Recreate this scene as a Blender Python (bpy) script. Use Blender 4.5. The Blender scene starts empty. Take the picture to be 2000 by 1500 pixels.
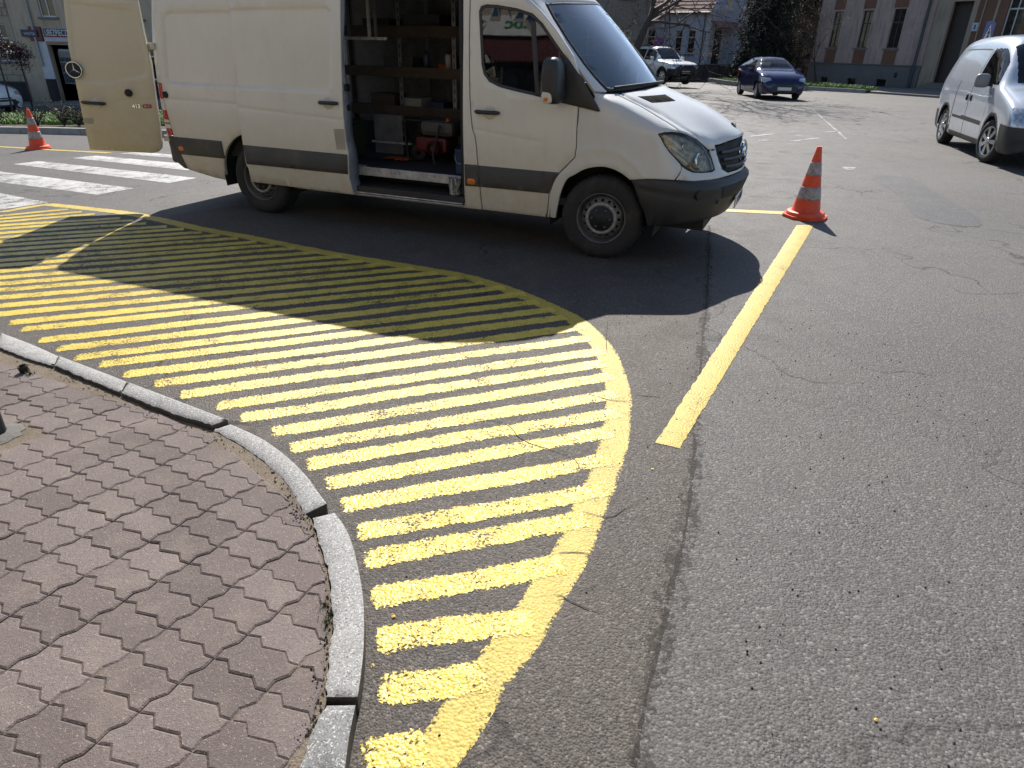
import bpy, bmesh, math, random
from mathutils import Vector, Matrix
from mathutils.geometry import delaunay_2d_cdt
R = math.radians
scene = bpy.context.scene
col = scene.collection
# ---------------------------------------------------------------- camera
CAM_H, CAM_PITCH, CAM_ROLL = 1.6318, .4699034, .0225289
cam_data = bpy.data.cameras.new('camera'); cam_data.sensor_fit = 'HORIZONTAL'; cam_data.sensor_width = 36.0
cam_data.lens = 1298.04/2000*36.0; cam_data.clip_start = .05; cam_data.clip_end = 1500
cam = bpy.data.objects.new('camera', cam_data); col.objects.link(cam); scene.camera = cam
_f = Vector((0, math.cos(CAM_PITCH), -math.sin(CAM_PITCH))); _r = Vector((1, 0, 0)); _u = _r.cross(_f)
_r2 = _r*math.cos(CAM_ROLL)+_u*math.sin(CAM_ROLL); _u2 = _u*math.cos(CAM_ROLL)-_r*math.sin(CAM_ROLL)
cam.matrix_world = Matrix(((_r2.x, _u2.x, -_f.x, 0), (_r2.y, _u2.y, -_f.y, 0), (_r2.z, _u2.z, -_f.z, CAM_H), (0, 0, 0, 1)))
# ---------------------------------------------------------------- sky and sun (sun stands ahead of the camera, shadows fall towards it)
SUN_EL, SUN_AZ = R(42.0), R(89.0)          # azimuth counter-clockwise from +X
world = bpy.data.worlds.new('World'); scene.world = world; world.use_nodes = True
wn = world.node_tree; wn.nodes.clear()
sky = wn.nodes.new('ShaderNodeTexSky'); sky.sky_type = 'NISHITA'; sky.sun_disc = False
sky.dust_density = .5; sky.ozone_density = 1.6; sky.sun_elevation = SUN_EL; sky.sun_rotation = R(90)-SUN_AZ
bg = wn.nodes.new('ShaderNodeBackground'); bg.inputs['Strength'].default_value = .085
wo = wn.nodes.new('ShaderNodeOutputWorld')
wn.links.new(sky.outputs[0], bg.inputs[0]); wn.links.new(bg.outputs[0], wo.inputs[0])
sun_d = bpy.data.lights.new('sun', 'SUN'); sun_d.energy = 4.6; sun_d.angle = R(.53); sun_d.color = (1, .95, .88)
sun = bpy.data.objects.new('sun', sun_d); col.objects.link(sun)
sdir = Vector((math.cos(SUN_EL)*math.cos(SUN_AZ), math.cos(SUN_EL)*math.sin(SUN_AZ), math.sin(SUN_EL)))
sun.rotation_euler = sdir.to_track_quat('Z', 'Y').to_euler(); sun.location = (0, 20, 30)
vs = scene.view_settings; vs.view_transform = 'Standard'; vs.look = 'None'; vs.gamma = 1; vs.use_curve_mapping = False
vs.exposure = .88
try:
    scene.cycles.use_denoising = True; scene.cycles.max_bounces = 8; scene.cycles.transparent_max_bounces = 12
    scene.cycles.sample_clamp_indirect = 6.0; scene.cycles.caustics_reflective = False; scene.cycles.caustics_refractive = False
except Exception: pass
rnd = random.Random(7)
# ---------------------------------------------------------------- helpers
def tag(o, label=None, cat=None, group=None, kind=None):
    if label: o['label'] = label
    if cat: o['category'] = cat
    if group: o['group'] = group
    if kind: o['kind'] = kind
    return o
def empty(name, loc=(0, 0, 0), rz=0., parent=None):
    o = bpy.data.objects.new(name, None); col.objects.link(o); o.location = loc; o.rotation_euler = (0, 0, rz)
    o.empty_display_size = .1
    if parent: o.parent = parent
    return o
def copy_tree(o, parent=None):
    c = o.copy(); col.objects.link(c); c.parent = parent
    for ch in list(o.children): copy_tree(ch, c)
    return c
class MB:
    def __init__(s): s.v = []; s.f = []; s.sm = []
    def add(s, verts, faces, smooth=False):
        n = len(s.v); s.v += [tuple(v) for v in verts]; s.f += [tuple(i+n for i in f) for f in faces]; s.sm += [smooth]*len(faces); return s
    def box(s, x0, x1, y0, y1, z0, z1, bev=0.):
        if bev <= 0:
            v = [(x, y, z) for z in (z0, z1) for y in (y0, y1) for x in (x0, x1)]
            return s.add(v, [(0, 2, 3, 1), (4, 5, 7, 6), (0, 1, 5, 4), (2, 6, 7, 3), (0, 4, 6, 2), (1, 3, 7, 5)])
        bm = bmesh.new(); bmesh.ops.create_cube(bm, size=1)
        for v in bm.verts: v.co = Vector(((x0+x1)/2+v.co.x*(x1-x0), (y0+y1)/2+v.co.y*(y1-y0), (z0+z1)/2+v.co.z*(z1-z0)))
        bmesh.ops.bevel(bm, geom=bm.edges[:], offset=bev, segments=2, profile=.5, affect='EDGES')
        bm.verts.index_update(); s.add([v.co for v in bm.verts], [[v.index for v in f.verts] for f in bm.faces], False); bm.free(); return s
    def tube(s, pts, r, n=8, caps=True, smooth=True):
        pts = [Vector(p) for p in pts]; rs = r if isinstance(r, (list, tuple)) else [r]*len(pts)
        rings = []; up = None
        for i, p in enumerate(pts):
            d = (pts[min(i+1, len(pts)-1)]-pts[max(i-1, 0)]).normalized()
            if up is None: up = d.orthogonal().normalized()
            up = (up-d*up.dot(d)).normalized(); w = d.cross(up)
            rings.append([p+(up*math.cos(2*math.pi*k/n)+w*math.sin(2*math.pi*k/n))*rs[i] for k in range(n)])
        v = [q for ring in rings for q in ring]; f = []
        for i in range(len(pts)-1):
            for k in range(n): f.append((i*n+k, i*n+(k+1) % n, (i+1)*n+(k+1) % n, (i+1)*n+k))
        s.add(v, f, smooth)
        if caps: s.add(rings[0], [tuple(range(n))[::-1]]); s.add(rings[-1], [tuple(range(n))])
        return s
    def lathe(s, prof, n=32, axis='z', c=(0, 0, 0), smooth=True):
        v = []; f = []
        for r, h in prof:
            for k in range(n):
                a = 2*math.pi*k/n; x, y = r*math.cos(a), r*math.sin(a)
                v.append((c[0]+x, c[1]+y, c[2]+h) if axis == 'z' else (c[0]+x, c[1]+h, c[2]+y) if axis == 'y' else (c[0]+h, c[1]+x, c[2]+y))
        for i in range(len(prof)-1):
            for k in range(n):
                q = (i*n+k, i*n+(k+1) % n, (i+1)*n+(k+1) % n, (i+1)*n+k)
                f.append(q if axis != 'y' else q[::-1])
        return s.add(v, f, smooth)
    def prism(s, poly, z0, z1):
        n = len(poly); v = [(x, y, z0) for x, y in poly]+[(x, y, z1) for x, y in poly]
        return s.add(v, [tuple(range(n))[::-1], tuple(range(n, 2*n))]+[(i, (i+1) % n, n+(i+1) % n, n+i) for i in range(n)])
    def xform(s, M):
        s.v = [tuple(M @ Vector(p)) for p in s.v]; return s
    def mesh(s, name, mat):
        me = bpy.data.meshes.new(name); me.from_pydata(s.v, [], s.f); me.polygons.foreach_set('use_smooth', s.sm)
        if mat: me.materials.append(mat)
        me.update(); return me
    def build(s, name, mat, parent=None, loc=None, rz=0.):
        o = bpy.data.objects.new(name, s.mesh(name, mat)); col.objects.link(o)
        if parent: o.parent = parent
        if loc: o.location = loc
        if rz: o.rotation_euler = (0, 0, rz)
        return o
def inst(name, mesh, parent=None, loc=(0, 0, 0), rot=(0, 0, 0), sc=(1, 1, 1)):
    o = bpy.data.objects.new(name, mesh); col.objects.link(o); o.location = loc; o.rotation_euler = rot; o.scale = sc
    if parent: o.parent = parent
    return o
def text_mesh(name, body, size, mat, parent, M, extrude=.002, bold=0., sx=1., align='CENTER'):
    cu = bpy.data.curves.new(name, 'FONT'); cu.body = body; cu.size = size; cu.extrude = extrude; cu.align_x = align; cu.align_y = 'CENTER'; cu.offset = bold
    t = bpy.data.objects.new('t', cu); col.objects.link(t); bpy.context.view_layer.update()
    me = bpy.data.meshes.new_from_object(t.evaluated_get(bpy.context.evaluated_depsgraph_get())); me.name = name
    bpy.data.objects.remove(t); bpy.data.curves.remove(cu)
    me.transform(M @ Matrix.Diagonal((sx, 1, 1, 1))); me.materials.clear(); me.materials.append(mat)
    o = bpy.data.objects.new(name, me); col.objects.link(o)
    if parent: o.parent = parent
    return o
def inside(p, poly):
    c = False; j = len(poly)-1; x, y = p
    for i in range(len(poly)):
        xi, yi = poly[i]; xj, yj = poly[j]
        if (yi > y) != (yj > y) and x < (xj-xi)*(y-yi)/(yj-yi)+xi: c = not c
        j = i
    return c
def dist_poly(p, poly, closed=True):
    b = 1e9; n = len(poly); x, y = p
    for i in range(n if closed else n-1):
        ax, ay = poly[i]; bx_, by_ = poly[(i+1) % n]; dx, dy = bx_-ax, by_-ay
        L = dx*dx+dy*dy; t = 0 if L == 0 else max(0, min(1, ((x-ax)*dx+(y-ay)*dy)/L))
        b = min(b, (ax+t*dx-x)**2+(ay+t*dy-y)**2)
    return math.sqrt(b)
def area(poly): return .5*sum(poly[i][0]*poly[(i+1) % len(poly)][1]-poly[(i+1) % len(poly)][0]*poly[i][1] for i in range(len(poly)))
def densify(poly, step, closed=True):
    out = []; n = len(poly)
    for i in range(n if closed else n-1):
        a, b = poly[i], poly[(i+1) % n]; k = max(1, math.ceil(math.hypot(b[0]-a[0], b[1]-a[1])/step))
        out += [(a[0]+(b[0]-a[0])*t/k, a[1]+(b[1]-a[1])*t/k) for t in range(k)]
    if not closed: out.append(tuple(poly[-1]))
    return out
def spline(pts, step, closed=False):
    # Catmull-Rom through 2-D points
    n = len(pts); out = []
    for i in range(n if closed else n-1):
        p1, p2 = pts[i], pts[(i+1) % n]
        p0 = pts[i-1] if (i > 0 or closed) else p1; p3 = pts[(i+2) % n] if (i+2 < n or closed) else p2
        k = max(1, math.ceil(math.hypot(p2[0]-p1[0], p2[1]-p1[1])/step))
        for q in range(k):
            t = q/k; t2 = t*t; t3 = t2*t
            out.append(tuple(.5*((2*p1[d])+(-p0[d]+p2[d])*t+(2*p0[d]-5*p1[d]+4*p2[d]-p3[d])*t2+(-p0[d]+3*p1[d]-3*p2[d]+p3[d])*t3) for d in (0, 1)))
    if not closed: out.append(tuple(pts[-1]))
    return out
def offset_loop(poly, d):
    n = len(poly); out = []
    for i in range(n):
        a, b, c = poly[i-1], poly[i], poly[(i+1) % n]
        e1 = (b[0]-a[0], b[1]-a[1]); e2 = (c[0]-b[0], c[1]-b[1])
        l1 = math.hypot(*e1) or 1; l2 = math.hypot(*e2) or 1
        n1 = (-e1[1]/l1, e1[0]/l1); n2 = (-e2[1]/l2, e2[0]/l2)
        m = (n1[0]+n2[0], n1[1]+n2[1]); L = math.hypot(*m) or 1; m = (m[0]/L, m[1]/L)
        k = d/max(.4, m[0]*n1[0]+m[1]*n1[1]); out.append((b[0]+m[0]*k, b[1]+m[1]*k))
    return out
def panel(name, poly, S, mat, parent, holes=(), grid=.05, inset=.004, drop=.003, skirt=.02, feats=(), flip=False, dens=.025, raise_=0., smooth=True):
    """sheet trimmed by a 2-D outline, laid on surface S(a,b), edges rolled inwards; feats press recesses and creases"""
    def nrm(a, b):
        h = 1e-3; p = Vector(S(a-h, b)); q = Vector(S(a+h, b)); r = Vector(S(a, b-h)); t = Vector(S(a, b+h))
        n = (q-p).cross(t-r)
        if n.length < 1e-12: n = Vector((0, -1, 0))
        n.normalize(); return -n if flip else n
    def disp(a, b):
        d = raise_
        for ft in feats:
            L = dist_poly((a, b), ft['poly'], ft.get('closed', True)); w = ft['w']
            if ft.get('closed', True):
                if inside((a, b), ft['poly']):
                    t = min(1, L/w); d -= ft['d']*t*t*(3-2*t)
            elif L < 2.5*w: d -= ft['d']*math.exp(-(L/w)**2)
        return d
    loops = [densify(poly if area(poly) > 0 else poly[::-1], dens)]
    for h in holes: loops.append(densify(h if area(h) < 0 else h[::-1], dens))
    pts = []; edges = []; rings = []
    for lp in loops:
        inner = offset_loop(lp, inset); n0 = len(pts); pts += inner; n = len(inner)
        edges += [(n0+i, n0+(i+1) % n) for i in range(n)]; rings.append((lp, n0, n))
    for ft in feats:
        cl = ft.get('closed', True); dl = densify(ft['poly'], grid*.6, cl)
        offs = (0, ft['w']*.5, ft['w'], ft['w']*1.6) if cl else (-2*ft['w'], -ft['w'], 0, ft['w'], 2*ft['w'])
        src = dl if (not cl or area(dl) > 0) else dl[::-1]
        for o_ in offs:
            for q in (offset_loop(src, o_) if cl else [(x, y+o_) for x, y in src]):
                if inside(q, loops[0]) and dist_poly(q, loops[0]) > inset*2 and all(not inside(q, h) and dist_poly(q, h) > inset*2 for h in loops[1:]): pts.append(q)
    xs = [q[0] for q in loops[0]]; ys = [q[1] for q in loops[0]]
    nx = int((max(xs)-min(xs))/grid); ny = int((max(ys)-min(ys))/grid)
    for i in range(nx+1):
        for j in range(ny+1):
            q = (min(xs)+(i+.5+.25*(j % 2))*grid, min(ys)+(j+.5)*grid)
            if inside(q, loops[0]) and dist_poly(q, loops[0]) > inset+grid*.35 and all(not inside(q, h) and dist_poly(q, h) > inset+grid*.35 for h in loops[1:]): pts.append(q)
    res = delaunay_2d_cdt([Vector(q) for q in pts], edges, [], 0, 1e-6)
    V2, F2, orig = res[0], res[2], res[3]
    verts = []; faces = []; imap = {}
    for i, q in enumerate(V2):
        n = nrm(q[0], q[1]); verts.append(tuple(Vector(S(q[0], q[1]))+n*disp(q[0], q[1])))
        for k in orig[i]: imap[k] = i
    inn = [offset_loop(lp, inset) for lp in loops]
    for f in F2:
        c = (sum(V2[i][0] for i in f)/len(f), sum(V2[i][1] for i in f)/len(f))
        if inside(c, inn[0]) and not any(inside(c, h) for h in inn[1:]): faces.append(tuple(f))
    for lp, n0, n in rings:
        o0 = len(verts)
        for q in lp: verts.append(tuple(Vector(S(*q))+nrm(*q)*(disp(*q)-drop)))
        for i in range(n):
            j = (i+1) % n; faces.append((o0+i, o0+j, imap[n0+j], imap[n0+i]))
    sm = [smooth]*len(faces)
    if skirt > 0:
        for lp, n0, n in rings:
            o0 = len(verts)
            for q in lp: verts.append(tuple(Vector(S(*q))+nrm(*q)*(disp(*q)-drop)))
            for q in lp: verts.append(tuple(Vector(S(*q))+nrm(*q)*(disp(*q)-drop-skirt)))
            for i in range(n):
                j = (i+1) % n; faces.append((o0+n+i, o0+n+j, o0+j, o0+i)); sm.append(False)
    if flip: faces = [f[::-1] for f in faces]
    m = MB(); m.v = verts; m.f = faces; m.sm = sm
    return m.build(name, mat, parent)
def strip_line(pts, S, w, h, mat, name, parent):
    """thin raised bead along a 2-D line on a surface"""
    P = [Vector(S(*q)) for q in densify(pts, .03, False)]
    return MB().tube(P, w, 6).build(name, mat, parent)
# ---------------------------------------------------------------- materials
class NG:
    def __init__(s, name):
        s.m = bpy.data.materials.new(name); s.m.use_nodes = True; s.t = s.m.node_tree; s.b = s.t.nodes['Principled BSDF']
        s.out = s.t.nodes['Material Output']
    def n(s, typ, ins=None, **kw):
        nd = s.t.nodes.new('ShaderNode'+typ)
        for k, v in kw.items(): setattr(nd, k, v)
        for k, v in (ins or {}).items():
            if hasattr(v, 'is_linked') or isinstance(v, bpy.types.NodeSocket): s.t.links.new(v, nd.inputs[k])
            else: nd.inputs[k].default_value = v
        return nd
    def set(s, **kw):
        for k, v in kw.items():
            k = k.replace('_', ' ')
            if isinstance(v, bpy.types.NodeSocket): s.t.links.new(v, s.b.inputs[k])
            else: s.b.inputs[k].default_value = v
        return s
    def pos(s): return s.n('NewGeometry').outputs['Position']
    def obj(s): return s.n('TexCoord').outputs['Object']
    def noise(s, vec, scale, detail=4, rough=.55, dist=0.): return s.n('TexNoise', {'Vector': vec, 'Scale': scale, 'Detail': detail, 'Roughness': rough, 'Distortion': dist}).outputs['Fac']
    def vor(s, vec, scale, out='Distance', feature='F1'): return s.n('TexVoronoi', {'Vector': vec, 'Scale': scale}, feature=feature).outputs[out]
    def ramp(s, fac, stops):
        r = s.n('ValToRGB', {'Fac': fac}); e = r.color_ramp.elements
        while len(e) < len(stops): e.new(.5)
        for i, (p, c) in enumerate(stops): e[i].position = p; e[i].color = (c, c, c, 1) if not isinstance(c, (tuple, list)) else tuple(c)+(1,)
        return r.outputs['Color']
    def math(s, op, a, b=0., clamp=False): return s.n('Math', {0: a, 1: b}, operation=op, use_clamp=clamp).outputs[0]
    def mix(s, fac, a, b, blend='MIX'):
        nd = s.n('Mix', data_type='RGBA', blend_type=blend)
        for k, v in ((0, fac), (6, a), (7, b)):
            if isinstance(v, bpy.types.NodeSocket): s.t.links.new(v, nd.inputs[k])
            else: nd.inputs[k].default_value = v if k == 0 else tuple(v)+((1,) if len(v) == 3 else ())
        return nd.outputs[2]
    def bump(s, h, strength=.3, dist=.01, normal=None):
        ins = {'Height': h, 'Strength': strength, 'Distance': dist}
        if normal is not None: ins['Normal'] = normal
        return s.n('Bump', ins).outputs[0]
    def sep(s, vec): return s.n('SeparateXYZ', {0: vec}).outputs
    def rand(s): return s.n('ObjectInfo').outputs['Random']
    def alpha(s, a):
        tr = s.n('BsdfTransparent'); mx = s.n('MixShader', {0: a}); s.t.links.new(tr.outputs[0], mx.inputs[1]); s.t.links.new(s.b.outputs[0], mx.inputs[2]); s.t.links.new(mx.outputs[0], s.out.inputs[0])
def simple(name, c, rough=.5, metal=0., var=.12, scale=6., bump=0., bscale=60., spec=.5, coat=0., dirt=None):
    g = NG(name); o = g.obj(); n1 = g.noise(o, scale, 5); n2 = g.noise(o, scale*7, 3)
    f = g.math('ADD', g.math('MULTIPLY', n1, .7), g.math('MULTIPLY', n2, .3))
    c0 = tuple(max(0, x*(1-var*2)) for x in c); c1 = tuple(min(1, x*(1+var*1.2)) for x in c)
    base = g.ramp(f, [(.3, c0), (.7, c1)])
    if dirt:
        d = g.ramp(g.noise(o, dirt[1], 6, .65), [(.52, 0.), (.72, 1.)]); base = g.mix(g.math('MULTIPLY', d, dirt[2]), base, dirt[0])
    g.set(Base_Color=base, Roughness=g.ramp(n1, [(.3, max(0, rough-.08)), (.7, min(1, rough+.08))]), Metallic=metal, Specular_IOR_Level=spec, Coat_Weight=coat)
    if bump: g.set(Normal=g.bump(g.noise(o, bscale, 4), bump, .01))
    return g.m

# ---------------------------------------------------------------- measured layout (metres; van outlines in the van frame)
STRIPES = [[[-0.372,1.08],[-0.225,1.109]],[[-0.361,1.284],[-0.074,1.328]],[[-0.402,1.458],[0.058,1.547]],[[-0.45,1.622],[0.174,1.804]],[[-0.513,1.802],[0.282,2.061]],[[-0.568,1.953],[0.385,2.258]],[[-0.665,2.11],[0.426,2.485]],[[-0.768,2.257],[0.458,2.719]],[[-0.886,2.4],[0.52,2.915]],[[-0.994,2.527],[0.529,3.114]],[[-1.12,2.651],[0.53,3.328]],[[-1.311,2.776],[0.508,3.494]],[[-1.477,2.891],[0.521,3.669]],[[-1.71,3.0],[0.461,3.863]],[[-1.898,3.119],[0.434,4.049]],[[-2.11,3.212],[0.336,4.218]],[[-2.311,3.332],[0.267,4.37]],[[-2.499,3.417],[0.156,4.519]],[[-2.669,3.53],[0.065,4.679]],[[-2.845,3.641],[-0.098,4.82]],[[-3.063,3.806],[-0.254,4.919]],[[-3.21,3.909],[-0.421,5.034]],[[-3.363,4.053],[-0.634,5.137]],[[-3.469,4.206],[-0.847,5.245]],[[-3.575,4.357],[-1.073,5.341]],[[-3.684,4.513],[-1.291,5.427]],[[-3.775,4.645],[-1.505,5.547]],[[-3.872,4.783],[-1.727,5.656]],[[-3.982,4.941],[-1.966,5.768]],[[-4.08,5.082],[-2.171,5.853]],[[-4.174,5.216],[-2.367,5.941]],[[-4.281,5.371],[-2.58,6.048]],[[-4.374,5.503],[-2.784,6.142]],[[-4.471,5.642],[-2.993,6.239]],[[-4.562,5.773],[-3.217,6.337]],[[-4.661,5.913],[-3.419,6.42]],[[-4.766,6.063],[-3.67,6.522]],[[-4.887,6.234],[-3.854,6.633]],[[-4.985,6.373],[-4.023,6.708]],[[-5.098,6.532],[-4.383,6.881]],[[-5.207,6.686],[-4.583,6.994]],[[-5.307,6.828],[-4.814,7.13]]]
BORDER = [[-5.207,7.503],[-4.595,7.246],[-3.913,6.95],[-3.027,6.435],[-2.573,6.218],[-2.067,5.949],[-1.467,5.629],[-0.989,5.421],[-0.436,5.165],[-0.145,4.951],[0.103,4.704],[0.347,4.396],[0.482,4.18],[0.611,3.751],[0.632,3.425],[0.631,3.178],[0.606,2.956],[0.554,2.686],[0.502,2.488],[0.442,2.289],[0.379,2.115],[0.31,1.903],[0.203,1.676],[0.095,1.449],[0.005,1.306],[-0.033,1.224],[-0.094,1.108],[-0.125,1.059]]
LBORDER = [[-5.44,7.014],[-5.327,7.251],[-5.188,7.472]]
SEAM = [[2.031,6.994],[1.728,5.822],[1.404,4.601],[1.235,4.009],[1.123,3.606],[0.991,3.142],[0.893,2.815],[0.843,2.582],[0.762,2.301],[0.657,1.971],[0.555,1.704],[0.478,1.483],[0.381,1.232],[0.335,1.07]]
KERB_OUT = [[-3.008,3.582],[-2.729,3.432],[-2.475,3.278],[-2.212,3.136],[-1.945,2.988],[-1.598,2.797],[-1.283,2.62],[-1.119,2.518],[-1.01,2.429],[-0.916,2.337],[-0.82,2.228],[-0.747,2.126],[-0.692,2.052],[-0.648,1.991],[-0.591,1.912],[-0.543,1.821],[-0.493,1.694],[-0.451,1.568],[-0.425,1.463],[-0.404,1.349],[-0.392,1.246],[-0.389,1.198],[-0.393,1.16],[-0.389,1.094],[-0.379,1.001]]
KERB_IN = [[-2.868,3.381],[-2.646,3.262],[-2.419,3.157],[-2.205,3.033],[-1.904,2.861],[-1.596,2.686],[-1.339,2.567],[-1.172,2.448],[-1.031,2.328],[-0.923,2.224],[-0.837,2.112],[-0.78,2.017],[-0.755,1.987],[-0.724,1.957],[-0.69,1.885],[-0.65,1.804],[-0.602,1.703],[-0.559,1.587],[-0.521,1.46],[-0.502,1.346],[-0.488,1.26],[-0.473,1.199],[-0.473,1.158],[-0.485,1.106],[-0.488,0.998]]
ZEBRA = [[[-7.904,11.374],[-8.094,11.031],[-4.51,8.799],[-4.306,9.2]],[[-8.542,10.685],[-8.472,9.989],[-4.968,7.992],[-4.772,8.435]],[[-7.06,8.726],[-6.967,8.027],[-5.539,7.154],[-5.258,7.536]],[[-7.325,12.027],[-7.539,11.713],[-4.784,9.947],[-4.511,10.282]],[[-6.856,12.469],[-7.027,12.27],[-4.733,10.817],[-4.542,11.159]]]
LINE = [[3.175,7.101],[2.983,7.083],[0.673,2.641],[0.775,2.593]]
THIN = [[2.214,7.83],[3.131,7.735],[3.073,7.573],[2.179,7.691]]
THINL = [[-11.381,14.44],[-9.523,13.477],[-8.8,13.103],[-7.273,12.384]]
CONES = [[3.219,7.487],[-9.188,13.335]]
MARKS = [[[4.864,15.119],[5.81,15.958]],[[4.865,14.43],[5.29,14.758]],[[5.561,14.47],[6.601,15.349]],[[6.134,16.221],[6.534,16.505]],[[6.054,15.524],[6.374,15.774]],[[6.961,16.382],[7.575,16.711]]]
SQ = [[5.266,11.24],[5.481,11.218],[5.326,10.947],[5.154,10.924]]
FARK0 = [-13.023,17.648]
FARK1 = [-10.044,16.358]
GR0 = [-16.981,23.197]
GR1 = [-14.786,24.215]
CRACKS = [[[-0.197,2.821],[-0.058,2.798],[0.005,2.737],[0.03,2.673],[0.077,2.616],[0.124,2.587],[0.197,2.547],[0.248,2.515],[0.281,2.483],[0.3,2.436],[0.292,2.396]],[[0.381,3.118],[0.445,3.087],[0.495,3.055],[0.547,3.041],[0.613,3.038]],[[0.638,3.119],[0.709,3.105],[0.783,3.097]],[[0.284,2.109],[0.323,2.097],[0.371,2.08],[0.412,2.088],[0.447,2.124],[0.482,2.152],[0.526,2.17]],[[0.18,1.868],[0.208,1.872],[0.255,1.873],[0.29,1.866]],[[0.153,1.661],[0.187,1.655],[0.199,1.641],[0.259,1.603],[0.315,1.583]],[[0.568,3.649],[0.58,3.805],[0.616,4.06],[0.643,4.227]],[[1.062,5.769],[1.192,5.258],[1.331,4.944],[1.471,4.717]],[[3.353,5.085],[3.458,5.055],[3.474,4.946],[3.657,4.922],[3.973,4.98]],[[2.055,3.513],[2.15,3.464],[2.279,3.484],[2.427,3.431]],[[-3.979,5.365],[-3.898,5.252],[-3.813,5.173],[-3.704,5.097],[-3.64,5.061]],[[-3.419,4.285],[-3.383,4.391],[-3.351,4.48]],[[4.448,5.957],[4.482,5.8],[4.613,5.857]]]
DOOR_REAR = [[-1.235,1.958],[-1.233,1.683],[-1.219,1.3],[-1.203,1.101],[-1.19,0.992],[-1.166,0.939],[-1.152,0.848],[-1.138,0.686],[-1.124,0.511],[-1.113,0.313]]
DOOR_FRONT = [[-0.498,0.292],[-0.483,0.362],[-0.469,0.506],[-0.434,0.609],[-0.374,0.702],[-0.306,0.773],[-0.253,0.83],[-0.247,0.899],[-0.253,1.055],[-0.254,1.215]]
DOOR_A = [[-0.256,1.43],[-0.325,1.58],[-0.479,1.758],[-0.618,1.887],[-0.686,1.939]]
WIN = [[-1.156,1.879],[-1.14,1.915],[-1.09,1.929],[-0.991,1.924],[-0.822,1.901],[-0.689,1.866],[-0.598,1.799],[-0.48,1.669],[-0.341,1.529],[-0.252,1.43],[-0.068,1.18],[-0.206,1.203],[-0.402,1.235],[-0.55,1.266],[-0.649,1.281],[-0.809,1.305],[-0.948,1.33],[-1.043,1.366],[-1.096,1.421],[-1.118,1.497]]
WIN_DIV = [[-0.683,1.852],[-0.604,1.283]]
MIRROR = [[-0.55,1.27],[-0.558,1.383],[-0.553,1.494],[-0.514,1.55],[-0.45,1.562],[-0.364,1.55],[-0.316,1.243],[-0.437,1.233]]
HANDLE_F = [[-1.16,1.132],[-0.931,1.132],[-1.026,1.131]]
MARKER_F = [[-1.206,0.553]]
MARKER_R = [[-4.655,0.589]]
STRIP_F = [[-1.252,0.695],[-0.374,0.702],[-0.46,0.512],[-1.259,0.507]]
ARCH = [[-0.408,0.279],[-0.358,0.539],[-0.291,0.663],[-0.17,0.735],[-0.041,0.77],[0.067,0.763],[0.155,0.73],[0.223,0.688],[0.32,0.554],[0.399,0.328]]
OPEN_F = [[-1.295,1.886],[-1.288,1.683],[-1.277,0.697],[-1.284,0.319]]
SLIDE = [[-2.454,1.958],[-2.469,1.462],[-2.478,1.039],[-2.474,0.818],[-2.459,0.705],[-2.483,0.468],[-2.474,0.42],[-2.465,0.322],[-3.014,0.325],[-3.722,0.332],[-3.72,0.462],[-3.739,0.511],[-3.731,0.701],[-3.725,0.903],[-3.727,1.09],[-3.706,1.538],[-3.699,1.962]]
SL_REC = [[-3.706,1.899],[-2.611,1.919],[-2.548,1.88],[-2.586,1.292],[-2.63,1.235],[-2.717,1.223],[-3.73,1.222]]
SL_CREASE = [[-3.716,1.044],[-2.47,0.996]]
SL_STRIP = [[-3.733,0.696],[-2.46,0.7],[-2.48,0.514],[-3.74,0.506]]
SL_HANDLE = [[-2.731,1.136],[-2.514,1.137],[-2.633,1.136]]
SL_TAPE = [[-2.594,0.914],[-2.479,0.921],[-2.478,0.74],[-2.583,0.733]]
Q_REC = [[-3.812,1.217],[-4.647,1.218],[-4.691,1.245],[-4.635,1.813],[-4.599,1.858],[-4.528,1.876],[-3.763,1.903]]
Q_CREASE = [[-4.733,1.07],[-3.805,1.073]]
Q_STRIP = [[-4.728,0.709],[-3.819,0.703],[-3.967,0.521],[-4.687,0.54]]
Q_KNOB = [[-4.729,1.114]]
Q_BOTTOM = [[-4.649,0.371],[-4.557,0.362],[-4.286,0.314],[-3.979,0.304]]
Q_REAR = [[-4.745,1.969],[-4.763,1.563],[-4.77,1.214],[-4.774,1.078],[-4.763,0.955],[-4.734,0.713],[-4.694,0.56],[-4.647,0.376]]
LAMP = [[-4.762,1.214],[-4.774,1.078],[-4.763,0.955],[-4.75,0.85],[-4.734,0.713]]
D_CREASE = [[-1.193,0.992],[-0.562,0.925]]
RDOOR = [[0.06,1.965],[0.059,1.689],[0.048,1.397],[0.071,1.099],[0.087,0.849],[0.112,0.629],[0.128,0.576],[0.172,0.54],[0.241,0.529],[0.836,0.567],[0.821,0.846],[0.799,1.221],[0.779,1.56],[0.729,1.945]]
RD_REC = [[0.703,1.942],[0.167,1.887],[0.115,1.867],[0.099,1.832],[0.081,1.629],[0.077,1.397],[0.103,1.302],[0.158,1.272],[0.438,1.221],[0.536,1.215],[0.796,1.235]]
RD_STAR = [[0.79,1.334]]
RD_HANDLE = [[0.789,1.034],[0.563,1.021],[0.655,1.025]]
RD_KNOB = [[0.318,1.126]]
RD_TEXT = [[0.32,0.983],[0.125,0.985],[0.119,1.015]]
RD_TAPE = [[0.817,0.881],[0.719,0.882],[0.732,0.827],[0.821,0.827]]
RD_CREASE = [[0.484,1.022],[0.402,1.057],[0.077,1.069]]
HINGES = [[0.057,1.561],[0.102,0.68]]
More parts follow.
